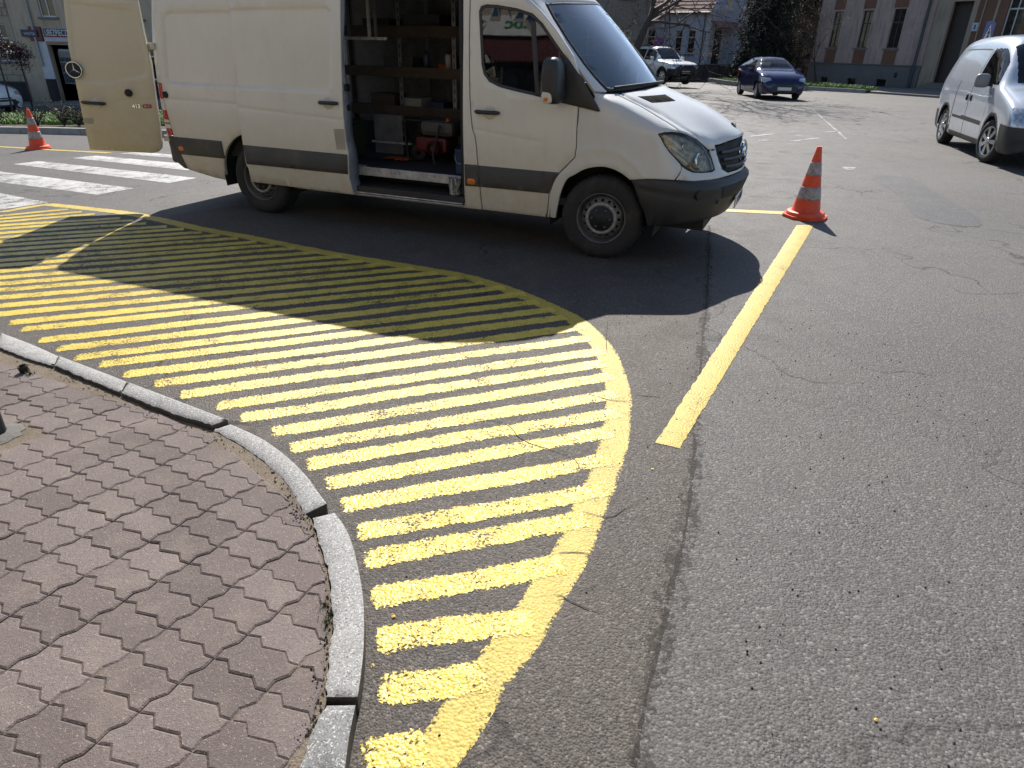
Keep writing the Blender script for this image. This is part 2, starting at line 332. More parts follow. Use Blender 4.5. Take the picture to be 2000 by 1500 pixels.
N_HEADLIGHT = [[3.001,5.968],[3.26,6.068],[3.624,6.063],[4.003,5.999],[4.546,6.064],[4.974,6.013],[5.291,5.563],[5.441,4.75],[5.44,3.936],[5.274,3.793],[4.845,3.801],[4.464,3.879],[4.193,4.127],[3.779,4.634],[3.472,5.032],[3.223,5.439]]
N_GRILLE_L = [[5.805,5.828],[5.815,5.051],[5.818,4.406],[5.859,3.892],[6.128,3.566]]
N_GRILLE_T = [[5.805,5.828],[6.45,6.154],[7.372,6.184]]
N_GRILLE_B = [[6.128,3.566],[6.609,3.639],[7.495,3.948]]
N_HOOD_EDGE = [[3.779,8.989],[3.957,8.87],[4.089,8.435],[3.934,7.76],[4.009,6.044]]
N_HOOD_FRONT = [[4.009,6.044],[4.974,6.013],[5.291,5.563],[5.461,5.349],[5.751,5.467]]
N_BUMP_TOP = [[1.9,2.898],[2.569,3.039],[3.702,3.01],[4.389,2.887],[5.699,3.11],[6.782,3.346]]
N_BUMP_BOT = [[2.904,0.006],[4.55,0.116],[7.055,0.0]]
N_DOORF = [[0.042,0.0],[0.07,0.302],[0.097,1.04],[0.16,1.725],[0.268,3.033],[0.39,3.937],[0.483,4.453],[0.492,4.991],[0.457,6.133],[0.474,7.696]]
N_ARCH = [[0.209,0.0],[0.298,1.24],[0.417,2.313],[0.638,3.498],[0.904,3.907],[1.202,3.83],[1.552,3.437],[1.882,2.822],[2.109,1.755],[2.575,0.673],[2.869,0.055]]
N_ARCHOUT = [[0.499,4.684],[0.694,5.019],[0.974,5.114],[1.523,4.845],[2.065,4.175],[2.435,3.208]]
N_VENT = [[4.832,8.862],[6.814,8.725],[6.569,8.467],[5.053,8.534]]
N_FOG = [[4.413,1.575]]
N_TOW = [[5.279,1.076]]
N_INTAKE = [[5.315,1.892],[6.251,2.012],[7.139,1.145],[5.529,1.232]]
N_PLATE = [[6.522,0.836],[7.522,0.0]]
N_STAR = [[7.227,4.921]]
N_NSTAR = [[7.584,7.267]]
N_SEAM_B = [[3.925,4.135],[3.702,3.01]]
N_FEND_A = [[1.151,8.918],[0.474,7.696]]
C_WS = [[1.151,0.013],[0.776,0.923],[0.752,1.734],[0.851,2.397],[1.079,2.988],[2.837,2.938],[5.0,2.781]]
C_AP = [[0.0,0.531],[0.483,2.063]]

# ---------------------------------------------------------------- van surfaces (local frame: x forward from front axle, y left, z up)
HW = [(.20,.925),(.30,.948),(.42,.966),(.55,.979),(.72,.985),(.95,.988),(1.15,.982),(1.35,.970),(1.60,.952),(1.90,.925),(2.10,.898),(2.25,.862),(2.36,.79),(2.42,.66),(2.455,.40),(2.465,.0)]
def interp(tab, z):
    if z <= tab[0][0]: return tab[0][1]
    for i in range(len(tab)-1):
        a, b = tab[i], tab[i+1]
        if z <= b[0]:
            t = (z-a[0])/(b[0]-a[0])
            s0 = (b[1]-tab[i-1][1])/(b[0]-tab[i-1][0])*(b[0]-a[0]) if i > 0 else b[1]-a[1]
            s1 = (tab[i+2][1]-a[1])/(tab[i+2][0]-a[0])*(b[0]-a[0]) if i+2 < len(tab) else b[1]-a[1]
            t2, t3 = t*t, t*t*t
            return (2*t3-3*t2+1)*a[1]+(t3-2*t2+t)*s0+(-2*t3+3*t2)*b[1]+(t3-t2)*s1
    return tab[-1][1]
def S_side(off=0.0):
    # body side; the rear corner curls inwards behind x = -4.72
    def f(x, z):
        y = -interp(HW, z)-off
        if x < -4.78 and off == 0.0:
            d = min(-4.78-x, .08); y += .10-(.01-d*d*.9)**.5 if d < .1 else .1
        return (x, y, z)
    return f
NOSE = [  # rows bottom to cowl, columns door edge to centre line
 [(-0.52,-0.948,0.3),(0,-0.955,0.3),(0.25,-0.955,0.31),(0.42,-0.945,0.32),(0.62,-0.86,0.345),(0.78,-0.68,0.355),(0.88,-0.42,0.355),(0.92,-0.2,0.355),(0.93,0,0.355)],
 [(-0.52,-0.976,0.5),(0,-0.985,0.5),(0.25,-0.985,0.5),(0.45,-0.975,0.5),(0.67,-0.88,0.5),(0.85,-0.68,0.5),(0.95,-0.42,0.5),(0.985,-0.2,0.5),(1,0,0.5)],
 [(-0.52,-0.983,0.64),(0,-0.992,0.64),(0.25,-0.992,0.64),(0.46,-0.982,0.645),(0.68,-0.895,0.65),(0.86,-0.695,0.65),(0.98,-0.44,0.65),(1.035,-0.21,0.65),(1.042,0,0.65)],
 [(-0.52,-0.985,0.7),(0,-0.992,0.7),(0.25,-0.99,0.7),(0.45,-0.977,0.71),(0.635,-0.905,0.71),(0.8,-0.715,0.7),(0.925,-0.47,0.69),(1,-0.22,0.685),(1.015,0,0.685)],
 [(-0.52,-0.986,0.78),(0,-0.992,0.78),(0.25,-0.988,0.78),(0.45,-0.972,0.78),(0.62,-0.895,0.78),(0.765,-0.7,0.775),(0.89,-0.46,0.77),(0.97,-0.22,0.765),(0.985,0,0.765)],
 [(-0.52,-0.988,0.9),(0,-0.988,0.9),(0.23,-0.982,0.9),(0.43,-0.965,0.91),(0.585,-0.885,0.915),(0.72,-0.7,0.885),(0.845,-0.46,0.865),(0.94,-0.22,0.87),(0.962,0,0.87)],
 [(-0.5,-0.986,1.04),(0,-0.98,1.04),(0.21,-0.973,1.045),(0.405,-0.955,1.05),(0.55,-0.865,1.055),(0.668,-0.715,1),(0.81,-0.46,0.95),(0.92,-0.22,0.965),(0.955,0,0.978)],
 [(-0.48,-0.98,1.14),(-0.02,-0.968,1.135),(0.18,-0.955,1.12),(0.365,-0.93,1.105),(0.51,-0.84,1.09),(0.635,-0.69,1.05),(0.76,-0.45,1.01),(0.868,-0.22,1.022),(0.9,0,1.03)],
 [(-0.46,-0.972,1.25),(-0.08,-0.948,1.24),(0.08,-0.925,1.215),(0.22,-0.885,1.19),(0.33,-0.8,1.17),(0.43,-0.64,1.165),(0.53,-0.42,1.172),(0.6,-0.2,1.186),(0.62,0,1.19)],
 [(-0.44,-0.96,1.34),(-0.2,-0.925,1.33),(-0.13,-0.895,1.322),(-0.07,-0.85,1.316),(-0.02,-0.77,1.316),(0.05,-0.62,1.325),(0.11,-0.42,1.337),(0.145,-0.2,1.347),(0.16,0,1.352)],
]
CAB = [  # rows windscreen base to roof, columns door edge to centre line
 [(-.14,-.935,1.33),(-.07,-.845,1.322),(.05,-.62,1.33),(.11,-.42,1.342),(.145,-.20,1.352),(.16,0,1.357)],
 [(-.335,-.925,1.54),(-.265,-.822,1.535),(-.155,-.60,1.545),(-.085,-.40,1.555),(-.05,-.19,1.565),(-.035,0,1.57)],
 [(-.53,-.905,1.75),(-.46,-.79,1.745),(-.36,-.575,1.755),(-.295,-.38,1.765),(-.26,-.18,1.775),(-.245,0,1.78)],
 [(-.72,-.885,1.955),(-.66,-.755,1.95),(-.575,-.55,1.965),(-.52,-.36,1.975),(-.485,-.17,1.983),(-.47,0,1.988)],
 [(-.80,-.875,2.03),(-.745,-.74,2.03),(-.67,-.54,2.045),(-.625,-.355,2.055),(-.595,-.17,2.062),(-.585,0,2.065)],
 [(-1.0,-.862,2.14),(-.96,-.72,2.16),(-.90,-.53,2.19),(-.87,-.35,2.205),(-.85,-.17,2.215),(-.845,0,2.22)],
 [(-1.27,-.855,2.24),(-1.25,-.70,2.31),(-1.22,-.52,2.345),(-1.21,-.34,2.36),(-1.20,-.17,2.37),(-1.2,0,2.372)],
 [(-1.62,-.862,2.25),(-1.62,-.72,2.40),(-1.62,-.52,2.437),(-1.62,-.34,2.455),(-1.62,-.17,2.463),(-1.62,0,2.465)],
]
def _cr(a, b, c, d, t):
    t2 = t*t; t3 = t2*t
    w0, w1, w2, w3 = -.5*t3+t2-.5*t, 1.5*t3-2.5*t2+1, -1.5*t3+2*t2+.5*t, .5*t3-.5*t2
    return tuple(w0*a[k]+w1*b[k]+w2*c[k]+w3*d[k] for k in range(3))
def _lin(a, b): return tuple(2*b[k]-a[k] for k in range(3))
def tensor(G, side=1, off=0.0):
    nr, nc = len(G), len(G[0])
    def row(R, u):
        i = min(max(int(u), 0), nc-2); t = u-i
        p0 = R[i-1] if i > 0 else _lin(R[1], R[0])
        p3 = R[i+2] if i+2 < nc else (R[nc-2][0], -R[nc-2][1], R[nc-2][2])
        return _cr(p0, R[i], R[i+1], p3, t)
    def f(u, v):
        if u > nc-1: x, y, z = f(2*(nc-1)-u, v); return (x, -y, z)
        j = min(max(int(v), 0), nr-2); t = v-j
        q1, q2 = row(G[j], u), row(G[j+1], u)
        q0 = row(G[j-1], u) if j > 0 else _lin(q2, q1)
        q3 = row(G[j+2], u) if j+2 < nr else _lin(q1, q2)
        x, y, z = _cr(q0, q1, q2, q3, t)
        return (x, y*side, z)
    return f

# ================================================================ GROUND
def terr(x, y):
    t = min(-.9*x+.45*y, 60)-6.5
    return -.045*(math.sqrt(t*t+1)-1) if t > 0 else 0.
def drape(h): return lambda x, y: (x, y, terr(x, y)+h)
# ---- asphalt
def asphalt(name, lo=(.070, .065, .061), hi=(.107, .101, .095), cracks=True, sc=1.2, con=.68):
    g = NG(name); P = g.pos()
    big = g.noise(P, .45, 5, .6); mid = g.noise(P, 3.2, 6, .65); fine = g.noise(P, 38, 4, .6)
    tone = g.math('ADD', g.math('MULTIPLY', big, .55), g.math('MULTIPLY', mid, .45))
    base = g.ramp(tone, [(.32, lo), (.66, hi)])
    v1 = g.n('TexVoronoi', {'Vector': P, 'Scale': 95.0*sc, 'Randomness': 1.0}); v2 = g.n('TexVoronoi', {'Vector': P, 'Scale': 230.0*sc})
    r1 = g.sep(v1.outputs['Color'])[0]; r2 = g.sep(v2.outputs['Color'])[1]
    agg = g.math('ADD', g.math('MULTIPLY', g.ramp(r1, [(0., 1-.8*con), (.45, 1-.15*con), (.86, 1+.3*con), (1., 1+2.2*con)]), .6), g.math('MULTIPLY', g.ramp(r2, [(0., 1-.7*con), (.6, 1.), (1., 1+1.2*con)]), .4))
    colr = g.mix(1., base, agg, 'MULTIPLY')
    pits = g.ramp(g.math('MULTIPLY', g.noise(P, 70, 2, .5), g.ramp(mid, [(.35, .75), (.7, 1.25)])), [(.28, 0.), (.36, 1.)])
    colr = g.mix(g.math('MULTIPLY', g.math('SUBTRACT', 1., pits), .55), colr, (.018, .016, .015))
    brown = g.ramp(g.noise(P, .9, 5, .65), [(.48, 0.), (.7, 1.)]); colr = g.mix(g.math('MULTIPLY', brown, .30), colr, (.105, .085, .068))
    pale = g.ramp(g.noise(P, 1.7, 6, .7), [(.58, 0.), (.75, 1.)]); colr = g.mix(g.math('MULTIPLY', pale, .28), colr, (.14, .135, .13))
    h = g.math('ADD', g.math('MULTIPLY', v1.outputs['Distance'], -.9), g.math('MULTIPLY', fine, .6)); h = g.math('ADD', h, g.math('MULTIPLY', pits, .35))
    if cracks:
        Pd = g.n('VectorMath', {0: P, 1: g.n('VectorMath', {0: g.n('TexNoise', {'Vector': P, 'Scale': 2.2, 'Detail': 5}).outputs['Color'], 1: (.8, .8, .8)}, operation='MULTIPLY').outputs[0]}, operation='ADD').outputs[0]
        e = g.n('TexVoronoi', {'Vector': Pd, 'Scale': .42}, feature='DISTANCE_TO_EDGE').outputs['Distance']
        ck = g.math('MULTIPLY', g.ramp(e, [(.0, 1.), (.0032, .9), (.0065, 0.)]), g.ramp(g.noise(P, .8, 3), [(.46, 0.), (.58, 1.)]))
        colr = g.mix(g.math('MULTIPLY', ck, .85), colr, (.02, .018, .016)); h = g.math('SUBTRACT', h, ck)
    g.set(Base_Color=colr, Roughness=g.ramp(mid, [(.3, .62), (.7, .82)]), Specular_IOR_Level=.30, Normal=g.bump(h, .60*con, .010))
    return g.m
M_road = asphalt('asphalt_worn')
M_patch = asphalt('asphalt_patch', (.058, .057, .058), (.09, .089, .090), False)
M_roadold = asphalt('asphalt_smooth_lane', (.058, .050, .044), (.098, .086, .074), True, 1.35, .75)
def axis_pts(lo, hi, a, b, fine, coarse):
    p = [lo]; 
    while p[-1] < hi-1e-6:
        x = p[-1]; p.append(min(hi, x+(fine if a-.01 <= x < b else min(coarse, max(fine, (a-x) if x < a else coarse)))))
    return p
xs = axis_pts(-180, 180, -18, 14, .5, 18); ys = axis_pts(-60, 300, -6, 30, .5, 18)
m = MB(); m.add([(x, y, terr(x, y)) for y in ys for x in xs], [(j*len(xs)+i, j*len(xs)+i+1, (j+1)*len(xs)+i+1, (j+1)*len(xs)+i) for j in range(len(ys)-1) for i in range(len(xs)-1)], True)
road = tag(m.build('road', M_road), kind='structure')
lane = [tuple(q) for q in SEAM]+[(.2, .6), (.2, -2), (-3, -2), (-5.2, 3.4), (-4.95, 4.0), (-4.5, 5.0), (-3.5, 7.0), (-3.0, 7.5), (1.0, 7.5)]
panel('older_lane', lane, drape(.0007), M_roadold, road, grid=.5, inset=.01, drop=.0003, skirt=0, dens=.3, smooth=False)
# ---- loose grains, tar seam, cracks, old patch
M_tar = asphalt('tar_joint', (.022, .019, .017), (.05, .042, .035), False)
M_crack = simple('crack_dark', (.030, .027, .024), .9)
def ragged_ribbon(pts, w, z, seed, jit=.3, step=.02, ends=True):
    """flat ribbon with uneven edges along a 2-D path"""
    r = random.Random(seed); P = spline(pts, step) if len(pts) > 2 else densify(pts, step, False)
    n = len(P); v = []; ed = []; wl = wr = 0.
    for i, q in enumerate(P):
        a = P[max(i-1, 0)]; b = P[min(i+1, n-1)]; d = (b[0]-a[0], b[1]-a[1]); L = math.hypot(*d) or 1; nx, ny = -d[1]/L, d[0]/L
        wl = .6*wl+.4*r.uniform(-1, 1); wr = .6*wr+.4*r.uniform(-1, 1); ww = w(i/(n-1)) if callable(w) else w
        k0, k1 = ww/2*(1+jit*wl), ww/2*(1+jit*wr); e_ = 1. if i in (0, n-1) else .6 if i in (1, n-2) else .25 if i in (2, 3) else 0.
        for k, ee in ((k0, 1.), (k0*.70, e_), (-k1*.70, e_), (-k1, 1.)):
            x, y = q[0]+nx*k, q[1]+ny*k; v.append((x, y, terr(x, y)+z)); ed.append(max(ee, e_))
    ragged_ribbon.edge = ed
    return v, [(4*i+k, 4*i+k+1, 4*i+k+5, 4*i+k+4) for i in range(n-1) for k in range(3)]
def put_edge(o):
    at = o.data.attributes.new('edge', 'FLOAT', 'POINT'); at.data.foreach_set('value', ragged_ribbon.edge); return o
def ribbon(name, pts, w, z, mat, parent, seed=1, **kw):
    m = MB(); v, f = ragged_ribbon(pts, w, z, seed, **kw); m.add(v, f); return put_edge(m.build(name, mat, parent))
g = NG('tar_joint_fade'); P = g.pos(); f1 = g.noise(P, 34, 5, .7); f2 = g.noise(P, 5, 4)
g.set(Base_Color=g.ramp(f1, [(.3, (.016, .014, .012)), (.7, (.06, .047, .036))]), Roughness=.85, Normal=g.bump(f1, .8, .01)); g.alpha(g.ramp(g.math('ADD', f1, g.math('MULTIPLY', f2, .5)), [(.70, 0.), (.90, .75)])); M_tarfade = g.m
g = NG('tar_joint_core'); P = g.pos(); f1 = g.noise(P, 60, 4, .7); g.set(Base_Color=g.ramp(f1, [(.3, (.012, .010, .009)), (.7, (.045, .035, .027))]), Roughness=.85, Normal=g.bump(f1, .8, .01)); g.alpha(g.ramp(g.math('ADD', g.math('MULTIPLY', f1, .6), g.math('MULTIPLY', g.noise(P, 7, 4), .4)), [(.42, 0.), (.50, .9)])); M_tarcore = g.m
ribbon('tar_seam', SEAM, lambda t: .035+.02*math.sin(9*t)**2+.04*t, .0010, M_tarfade, road, 3, jit=.9)
ribbon('tar_seam', SEAM, lambda t: .010+.008*math.sin(23*t)**2, .0012, M_tarcore, road, 4, jit=1.2, step=.012)
for i, c in enumerate(CRACKS): ribbon('crack', c, lambda t: .0034*(1-abs(2*t-1)**3)+.0006, .0040, M_crack, road, 20+i, jit=.9, step=.012)
panel('repair_patch', spline([(4.55, 7.6), (5.0, 8.9), (5.25, 10.2), (5.6, 10.5), (5.85, 10.2), (5.55, 8.9), (5.2, 7.5), (4.85, 7.2)], .1, True), drape(.003), M_patch, road, grid=.3, inset=.02, drop=.001, skirt=0)
# ---- yellow paint
def road_paint(name, c, rough, wear, gloss_bump=.5, spec=.5, grime=.3):
    g = NG(name); P = g.pos(); n1 = g.noise(P, 9, 5, .65); n2 = g.noise(P, 85, 4, .65); n3 = g.noise(P, 1.6, 4)
    v = g.n('TexVoronoi', {'Vector': P, 'Scale': 95.0})
    base = g.ramp(g.math('ADD', g.math('MULTIPLY', n1, .6), g.math('MULTIPLY', n2, .4)), [(.3, tuple(x*.72 for x in c)), (.7, tuple(min(1, x*1.08) for x in c))])
    gr = g.math('MULTIPLY', g.ramp(g.math('ADD', g.math('MULTIPLY', n2, .6), g.math('MULTIPLY', n3, .4)), [(.3, 1.), (.52, 0.)]), grime)
    base = g.mix(gr, base, (.10, .085, .05))
    h = g.math('ADD', g.math('MULTIPLY', v.outputs['Distance'], -.8), g.math('MULTIPLY', n2, .7))
    g.set(Base_Color=base, Roughness=rough, Specular_IOR_Level=spec, Normal=g.bump(h, gloss_bump, .012))
    w = g.math('ADD', g.math('MULTIPLY', n2, .55), g.math('ADD', g.math('MULTIPLY', n1, .3), g.math('MULTIPLY', n3, .25)))
    w = g.math('SUBTRACT', w, g.math('MULTIPLY', g.n('Attribute', attribute_name='edge').outputs['Fac'], .135))
    g.alpha(g.ramp(w, [(wear-.03, 0.), (wear+.015, 1.)])); return g.m
M_ystripe = road_paint('yellow_paint_gloss', (.66, .495, .07), .31, .484, .42, .55)
M_yborder = road_paint('yellow_paint_matt', (.50, .375, .065), .55, .45, .35, .4)
M_ydrip = road_paint('yellow_paint_end', (.80, .47, .035), .3, .49, .6, .6)
M_white = road_paint('white_paint_worn', (.45, .445, .43), .7, .515, .45, .45, .45)
M_whiteold = road_paint('white_paint_old', (.34, .34, .335), .75, .53, .4, .45, .4)
hatch = tag(empty('hatched_road_marking'), kind='structure')
B = spline(BORDER, .03)
_dx, _dy = BORDER[-1][0]-BORDER[-2][0], BORDER[-1][1]-BORDER[-2][1]
BORD = BORDER+[[BORDER[-1][0]-.16, BORDER[-1][1]-.30]]
# border lies inside the traced outer edge: shift half a width to the left of travel (inwards)
Bd = spline(BORD, .05); BW = .125
cen = []
for i, q in enumerate(Bd):
    a = Bd[max(0, i-1)]; b = Bd[min(len(Bd)-1, i+1)]; d = (b[0]-a[0], b[1]-a[1]); L = math.hypot(*d); cen.append((q[0]+d[1]/L*BW/2, q[1]-d[0]/L*BW/2))
ribbon('border_line', cen, BW+.012, .0014, M_yborder, hatch, 5, jit=.07, step=.018)
ribbon('border_line', [LBORDER[0], LBORDER[1], LBORDER[2]], .13, .0020, M_yborder, hatch, 6, jit=.08, step=.018)
th = R(21.8)
for i, (a, b) in enumerate(STRIPES):
    a = Vector(a); b = Vector(b); d = (b-a).normalized(); L = (b-a).length
    w = .114 if i > 2 else .120
    if i >= 22: a = a-d*(.10+.35*min(1, (i-22)/6))
    b = b+d*.03
    n_ = max(2, int((b-a).length/.35)); pts = []
    r = random.Random(100+i)
    for k in range(n_+1):
        q = a+(b-a)*k/n_; o = r.uniform(-.006, .006); pts.append((q.x-d.y*o, q.y+d.x*o))
    taper = lambda t, w=w, L=L: w*min(1, .72+t*L/.10)
    m = MB(); v, f = ragged_ribbon(pts, taper, .0026, 200+i, .10, .014); m.add(v, f); put_edge(m.build('stripe', M_ystripe, hatch))
# splashes of yellow paint on the road
for k, (px, py, s_) in enumerate([(.93, 1.05, .011), (1.02, 1.22, .006), (.62, 2.42, .006), (-.36, 1.55, .007), (-.39, 1.36, .008), (1.15, .98, .005)]):
    r = random.Random(k); n_ = 12
    m = MB(); pl = [(px+s_*r.uniform(.5, 1.2)*math.cos(a*2*math.pi/n_), py+s_*r.uniform(.5, 1.2)*math.sin(a*2*math.pi/n_)) for a in range(n_)]
    m.add([(x, y, .005) for x, y in pl]+[(px, py, .007)], [(a, (a+1) % n_, n_) for a in range(n_)]); m.build('paint_splash', M_ydrip, hatch)
ylines = tag(empty('yellow_line_marking'), kind='structure')
def quad_mark(name, Q, z, mat, parent, seed, jit=.012):
    # ragged quad: densified outline with jitter, fanned by constrained triangulation
    r = random.Random(seed); lp = densify(Q, .035); lp = [(x+r.uniform(-jit, jit), y+r.uniform(-jit, jit)) for x, y in lp]
    return panel(name, lp, drape(z), mat, parent, grid=.25, inset=.004, drop=.001, skirt=0, dens=.5)
quad_mark('diagonal_line', LINE, .004, M_yborder, ylines, 1, .004)
quad_mark('cross_line', THIN, .0045, M_yborder, ylines, 2, .004)
tl = THINL; ribbon('centre_line', tl, .13, .004, M_yborder, ylines, 8, jit=.1, step=.05)
zebra = tag(empty('zebra_crossing'), kind='structure')
for i, Q in enumerate(ZEBRA): quad_mark('white_bar', Q, .0035, M_white, zebra, 30+i, .008)
faded = tag(empty('faded_white_marking'), kind='structure')
for i, (a, b) in enumerate(MARKS): ribbon('faded_dash', [a, b], .12, .004, M_whiteold, faded, 50+i, jit=.5, step=.08)
quad_mark('white_square', SQ, .004, M_whiteold, faded, 60, .012)
for i, (a, b) in enumerate([((7.0, 15.0), (9.6, 23.5)), ((3.5, 27), (11, 26.2)), ((9.5, 26.5), (7.5, 31))]): ribbon('faded_line', [a, b], .07, .004, M_whiteold, faded, 70+i, jit=.6, step=.1)
# ---- pavement with wavy interlocking stones
g = NG('paving_stone'); P = g.obj(); W = g.pos(); rr = g.rand()
n1 = g.noise(W, 3, 5, .6); n2 = g.noise(W, 120, 4, .7); vv = g.n('TexVoronoi', {'Vector': W, 'Scale': 300.0}); sp = g.sep(vv.outputs['Color'])[0]
base = g.ramp(g.math('ADD', g.math('MULTIPLY', n1, .45), g.math('MULTIPLY', rr, .55)), [(.2, (.108, .086, .079)), (.5, (.135, .108, .099)), (.8, (.165, .134, .124))])
base = g.mix(1., base, g.ramp(n2, [(.25, .68), (.75, 1.28)]), 'MULTIPLY'); base = g.mix(g.ramp(sp, [(.965, 0.), (.985, .4)]), base, (.42, .37, .33)); base = g.mix(g.ramp(sp, [(.02, .5), (.05, 0.)]), base, (.06, .05, .045))
dust = g.ramp(g.noise(W, 5.5, 6, .7), [(.5, 0.), (.75, 1.)]); base = g.mix(g.math('MULTIPLY', dust, .4), base, (.25, .205, .165))
g.set(Base_Color=base, Roughness=.82, Specular_IOR_Level=.3, Normal=g.bump(g.math('ADD', n2, g.math('MULTIPLY', vv.outputs['Distance'], .5)), .5, .006)); M_paver = g.m
g = NG('joint_sand'); W = g.pos(); n1 = g.noise(W, 140, 4, .7); n2 = g.noise(W, 6, 5)
sb = g.ramp(g.math('ADD', g.math('MULTIPLY', n1, .6), g.math('MULTIPLY', n2, .4)), [(.3, (.12, .095, .07)), (.55, (.21, .172, .13)), (.75, (.29, .245, .19))])
g.set(Base_Color=sb, Roughness=.95, Specular_IOR_Level=.2, Normal=g.bump(n1, .9, .012)); M_sand = g.m
KI = [tuple(q) for q in KERB_IN]; KO = [tuple(q) for q in KERB_OUT]
PAV_Z = .068
kdir = (Vector(KI[0])-Vector(KI[3])).normalized()
far_in = [tuple(Vector(KI[0])+kdir*d) for d in (9, 6, 4, 2.5, 1.2)]
tail_in = [(-.49, .80), (-.50, .4), (-.50, -.5), (-.50, -3.4)]
pav_in = [tuple(Vector(q)+Vector((-.004, -.006))) for i, q in enumerate(KI)]
pav_poly = [tuple(Vector(q)+Vector((-.004, -.006))) for q in far_in]+pav_in+tail_in+[(-14, -3.4), (-14, 8)]
pavement = tag(panel('pavement', pav_poly, drape(PAV_Z-.0065), M_sand, None, grid=.6, inset=.003, drop=0, skirt=.1, dens=.25), kind='structure')
A0 = Vector((-1.132, 1.614)); LU = Vector((.1833, -.1037)); LW = Vector((-.0623, -.0867))
ZIG = [(0, 0), (.165, -.135), (.335, .09), (.665, -.12), (.84, .07)]          # along LU, offset in LW
WAV = [(0, 0), (.035, .33), (-.045, .67)]                                      # along LW, offset in LU
def cell_outline():
    top = [(s_, o) for s_, o in ZIG]; right = [(1+o, s_) for o, s_ in WAV]; bot = [(s_, 1+o) for s_, o in ZIG]; left = [(o, s_) for o, s_ in WAV]
    loop = top+right+[(1, 1)]+bot[1:][::-1]+[(0, 1)]+left[1:][::-1]
    return [LU*s_+LW*t for s_, t in loop]
cell = cell_outline(); cc = sum(cell, Vector((0, 0)))/len(cell)
cl = [tuple((q-cc)*.982) for q in cell]
if area(cl) < 0: cl = cl[::-1]
stone_meshes = []
for k in range(4):
    r = random.Random(k); c2 = [(x+r.uniform(-.0012, .0012), y+r.uniform(-.0012, .0012)) for x, y in cl]
    o = panel('paving_stone', c2, lambda x, y: (x, y, 0.), M_paver, None, grid=.3, inset=.0055, drop=.004, skirt=.02, dens=.2, smooth=False)
    stone_meshes.append(o.data); bpy.data.objects.remove(o)
def clip_half(poly, p, d, margin):
    nx, ny = d.y, -d.x                      # keep points on the right of travel direction (pavement side)
    out = []; n = len(poly)
    f = lambda q: (q[0]-p[0])*nx+(q[1]-p[1])*ny-margin
    for i in range(n):
        a, b = poly[i], poly[(i+1) % n]; fa, fb = f(a), f(b)
        if fa >= 0: out.append(a)
        if (fa >= 0) != (fb >= 0): t = fa/(fa-fb); out.append((a[0]+(b[0]-a[0])*t, a[1]+(b[1]-a[1])*t))
    return out
KIx = far_in+KI+tail_in[:2]
nst = 0
pole_c = Vector((-2.262, 2.487))
for i in range(-22, 12):
    for j in range(-30, 22):
        c = A0+LU*i+LW*j+cc
        if c.x < -3.75 or c.y < .72 or c.y > 3.8: continue
        poly = [(c.x+x, c.y+y) for x, y in cl]
        # rough view test: left frame edge
        if c.x < -.86*c.y-.42: continue
        if (c-pole_c).length < .13: continue
        cut = False; pl = poly
        for k in range(len(KIx)-1):
            p0, p1 = Vector(KIx[k]), Vector(KIx[k+1])
            new = clip_half(pl, p0, (p1-p0).normalized(), .012)
            if len(new) < 3: pl = []; break
            if len(new) != len(pl) or any(abs(u[0]-v[0])+abs(u[1]-v[1]) > 1e-6 for u, v in zip(new, pl)): cut = True
            pl = new
        if len(pl) < 3 or abs(area(pl)) < .0022: continue
        z = PAV_Z+terr(c.x, c.y)+rnd.gauss(0, .0010); rx, ry = rnd.gauss(0, .006), rnd.gauss(0, .006)
        if not cut:
            inst('paving_stone', stone_meshes[(i*7+j*3) % 4], pavement, (c.x, c.y, z), (rx, ry, 0))
        else:
            pl2 = [(x-c.x, y-c.y) for x, y in pl]
            # drop near-duplicate corners
            q2 = [pl2[k] for k in range(len(pl2)) if math.hypot(pl2[k][0]-pl2[k-1][0], pl2[k][1]-pl2[k-1][1]) > .006]
            if len(q2) < 3: continue
            if area(q2) < 0: q2 = q2[::-1]
            try:
                o = panel('paving_stone', q2, lambda x, y: (x, y, 0.), M_paver, pavement, grid=.3, inset=.0045, drop=.0035, skirt=.02, dens=.2, smooth=False)
                o.location = (c.x, c.y, z-.003); o.rotation_euler = (rx*1.6, ry*1.6, 0)
            except Exception: pass
        nst += 1
# ---- granite kerb stones
g = NG('granite_kerb'); W = g.pos(); n1 = g.noise(W, 5, 5); n2 = g.noise(W, 150, 4, .75); vv = g.n('TexVoronoi', {'Vector': W, 'Scale': 260.0}); sp = g.sep(vv.outputs['Color'])[0]; rr = g.rand()
kb = g.ramp(g.math('ADD', g.math('MULTIPLY', n1, .5), g.math('MULTIPLY', rr, .4)), [(.25, (.20, .20, .195)), (.65, (.29, .285, .275))])
kb = g.mix(1., kb, g.ramp(n2, [(.3, .6), (.7, 1.35)]), 'MULTIPLY'); kb = g.mix(g.ramp(sp, [(.86, 0.), (.93, .6)]), kb, (.62, .6, .57)); kb = g.mix(g.ramp(sp, [(.04, .7), (.1, 0.)]), kb, (.06, .06, .06))
st = g.ramp(g.noise(W, 9, 6, .7), [(.55, 0.), (.78, 1.)]); kb = g.mix(g.math('MULTIPLY', st, .45), kb, (.2, .18, .14))
nz = g.sep(g.n('NewGeometry').outputs['True Normal'])[2]; kb = g.mix(g.ramp(nz, [(.25, 1.), (.5, 0.)]), kb, g.ramp(n2, [(.3, (.035, .031, .027)), (.7, (.10, .09, .078))]))  # upright faces darkened by normal: shade along the kerb painted into the stone colour
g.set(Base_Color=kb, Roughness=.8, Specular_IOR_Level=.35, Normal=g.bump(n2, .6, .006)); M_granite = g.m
kerb = tag(empty('kerb'), kind='structure')
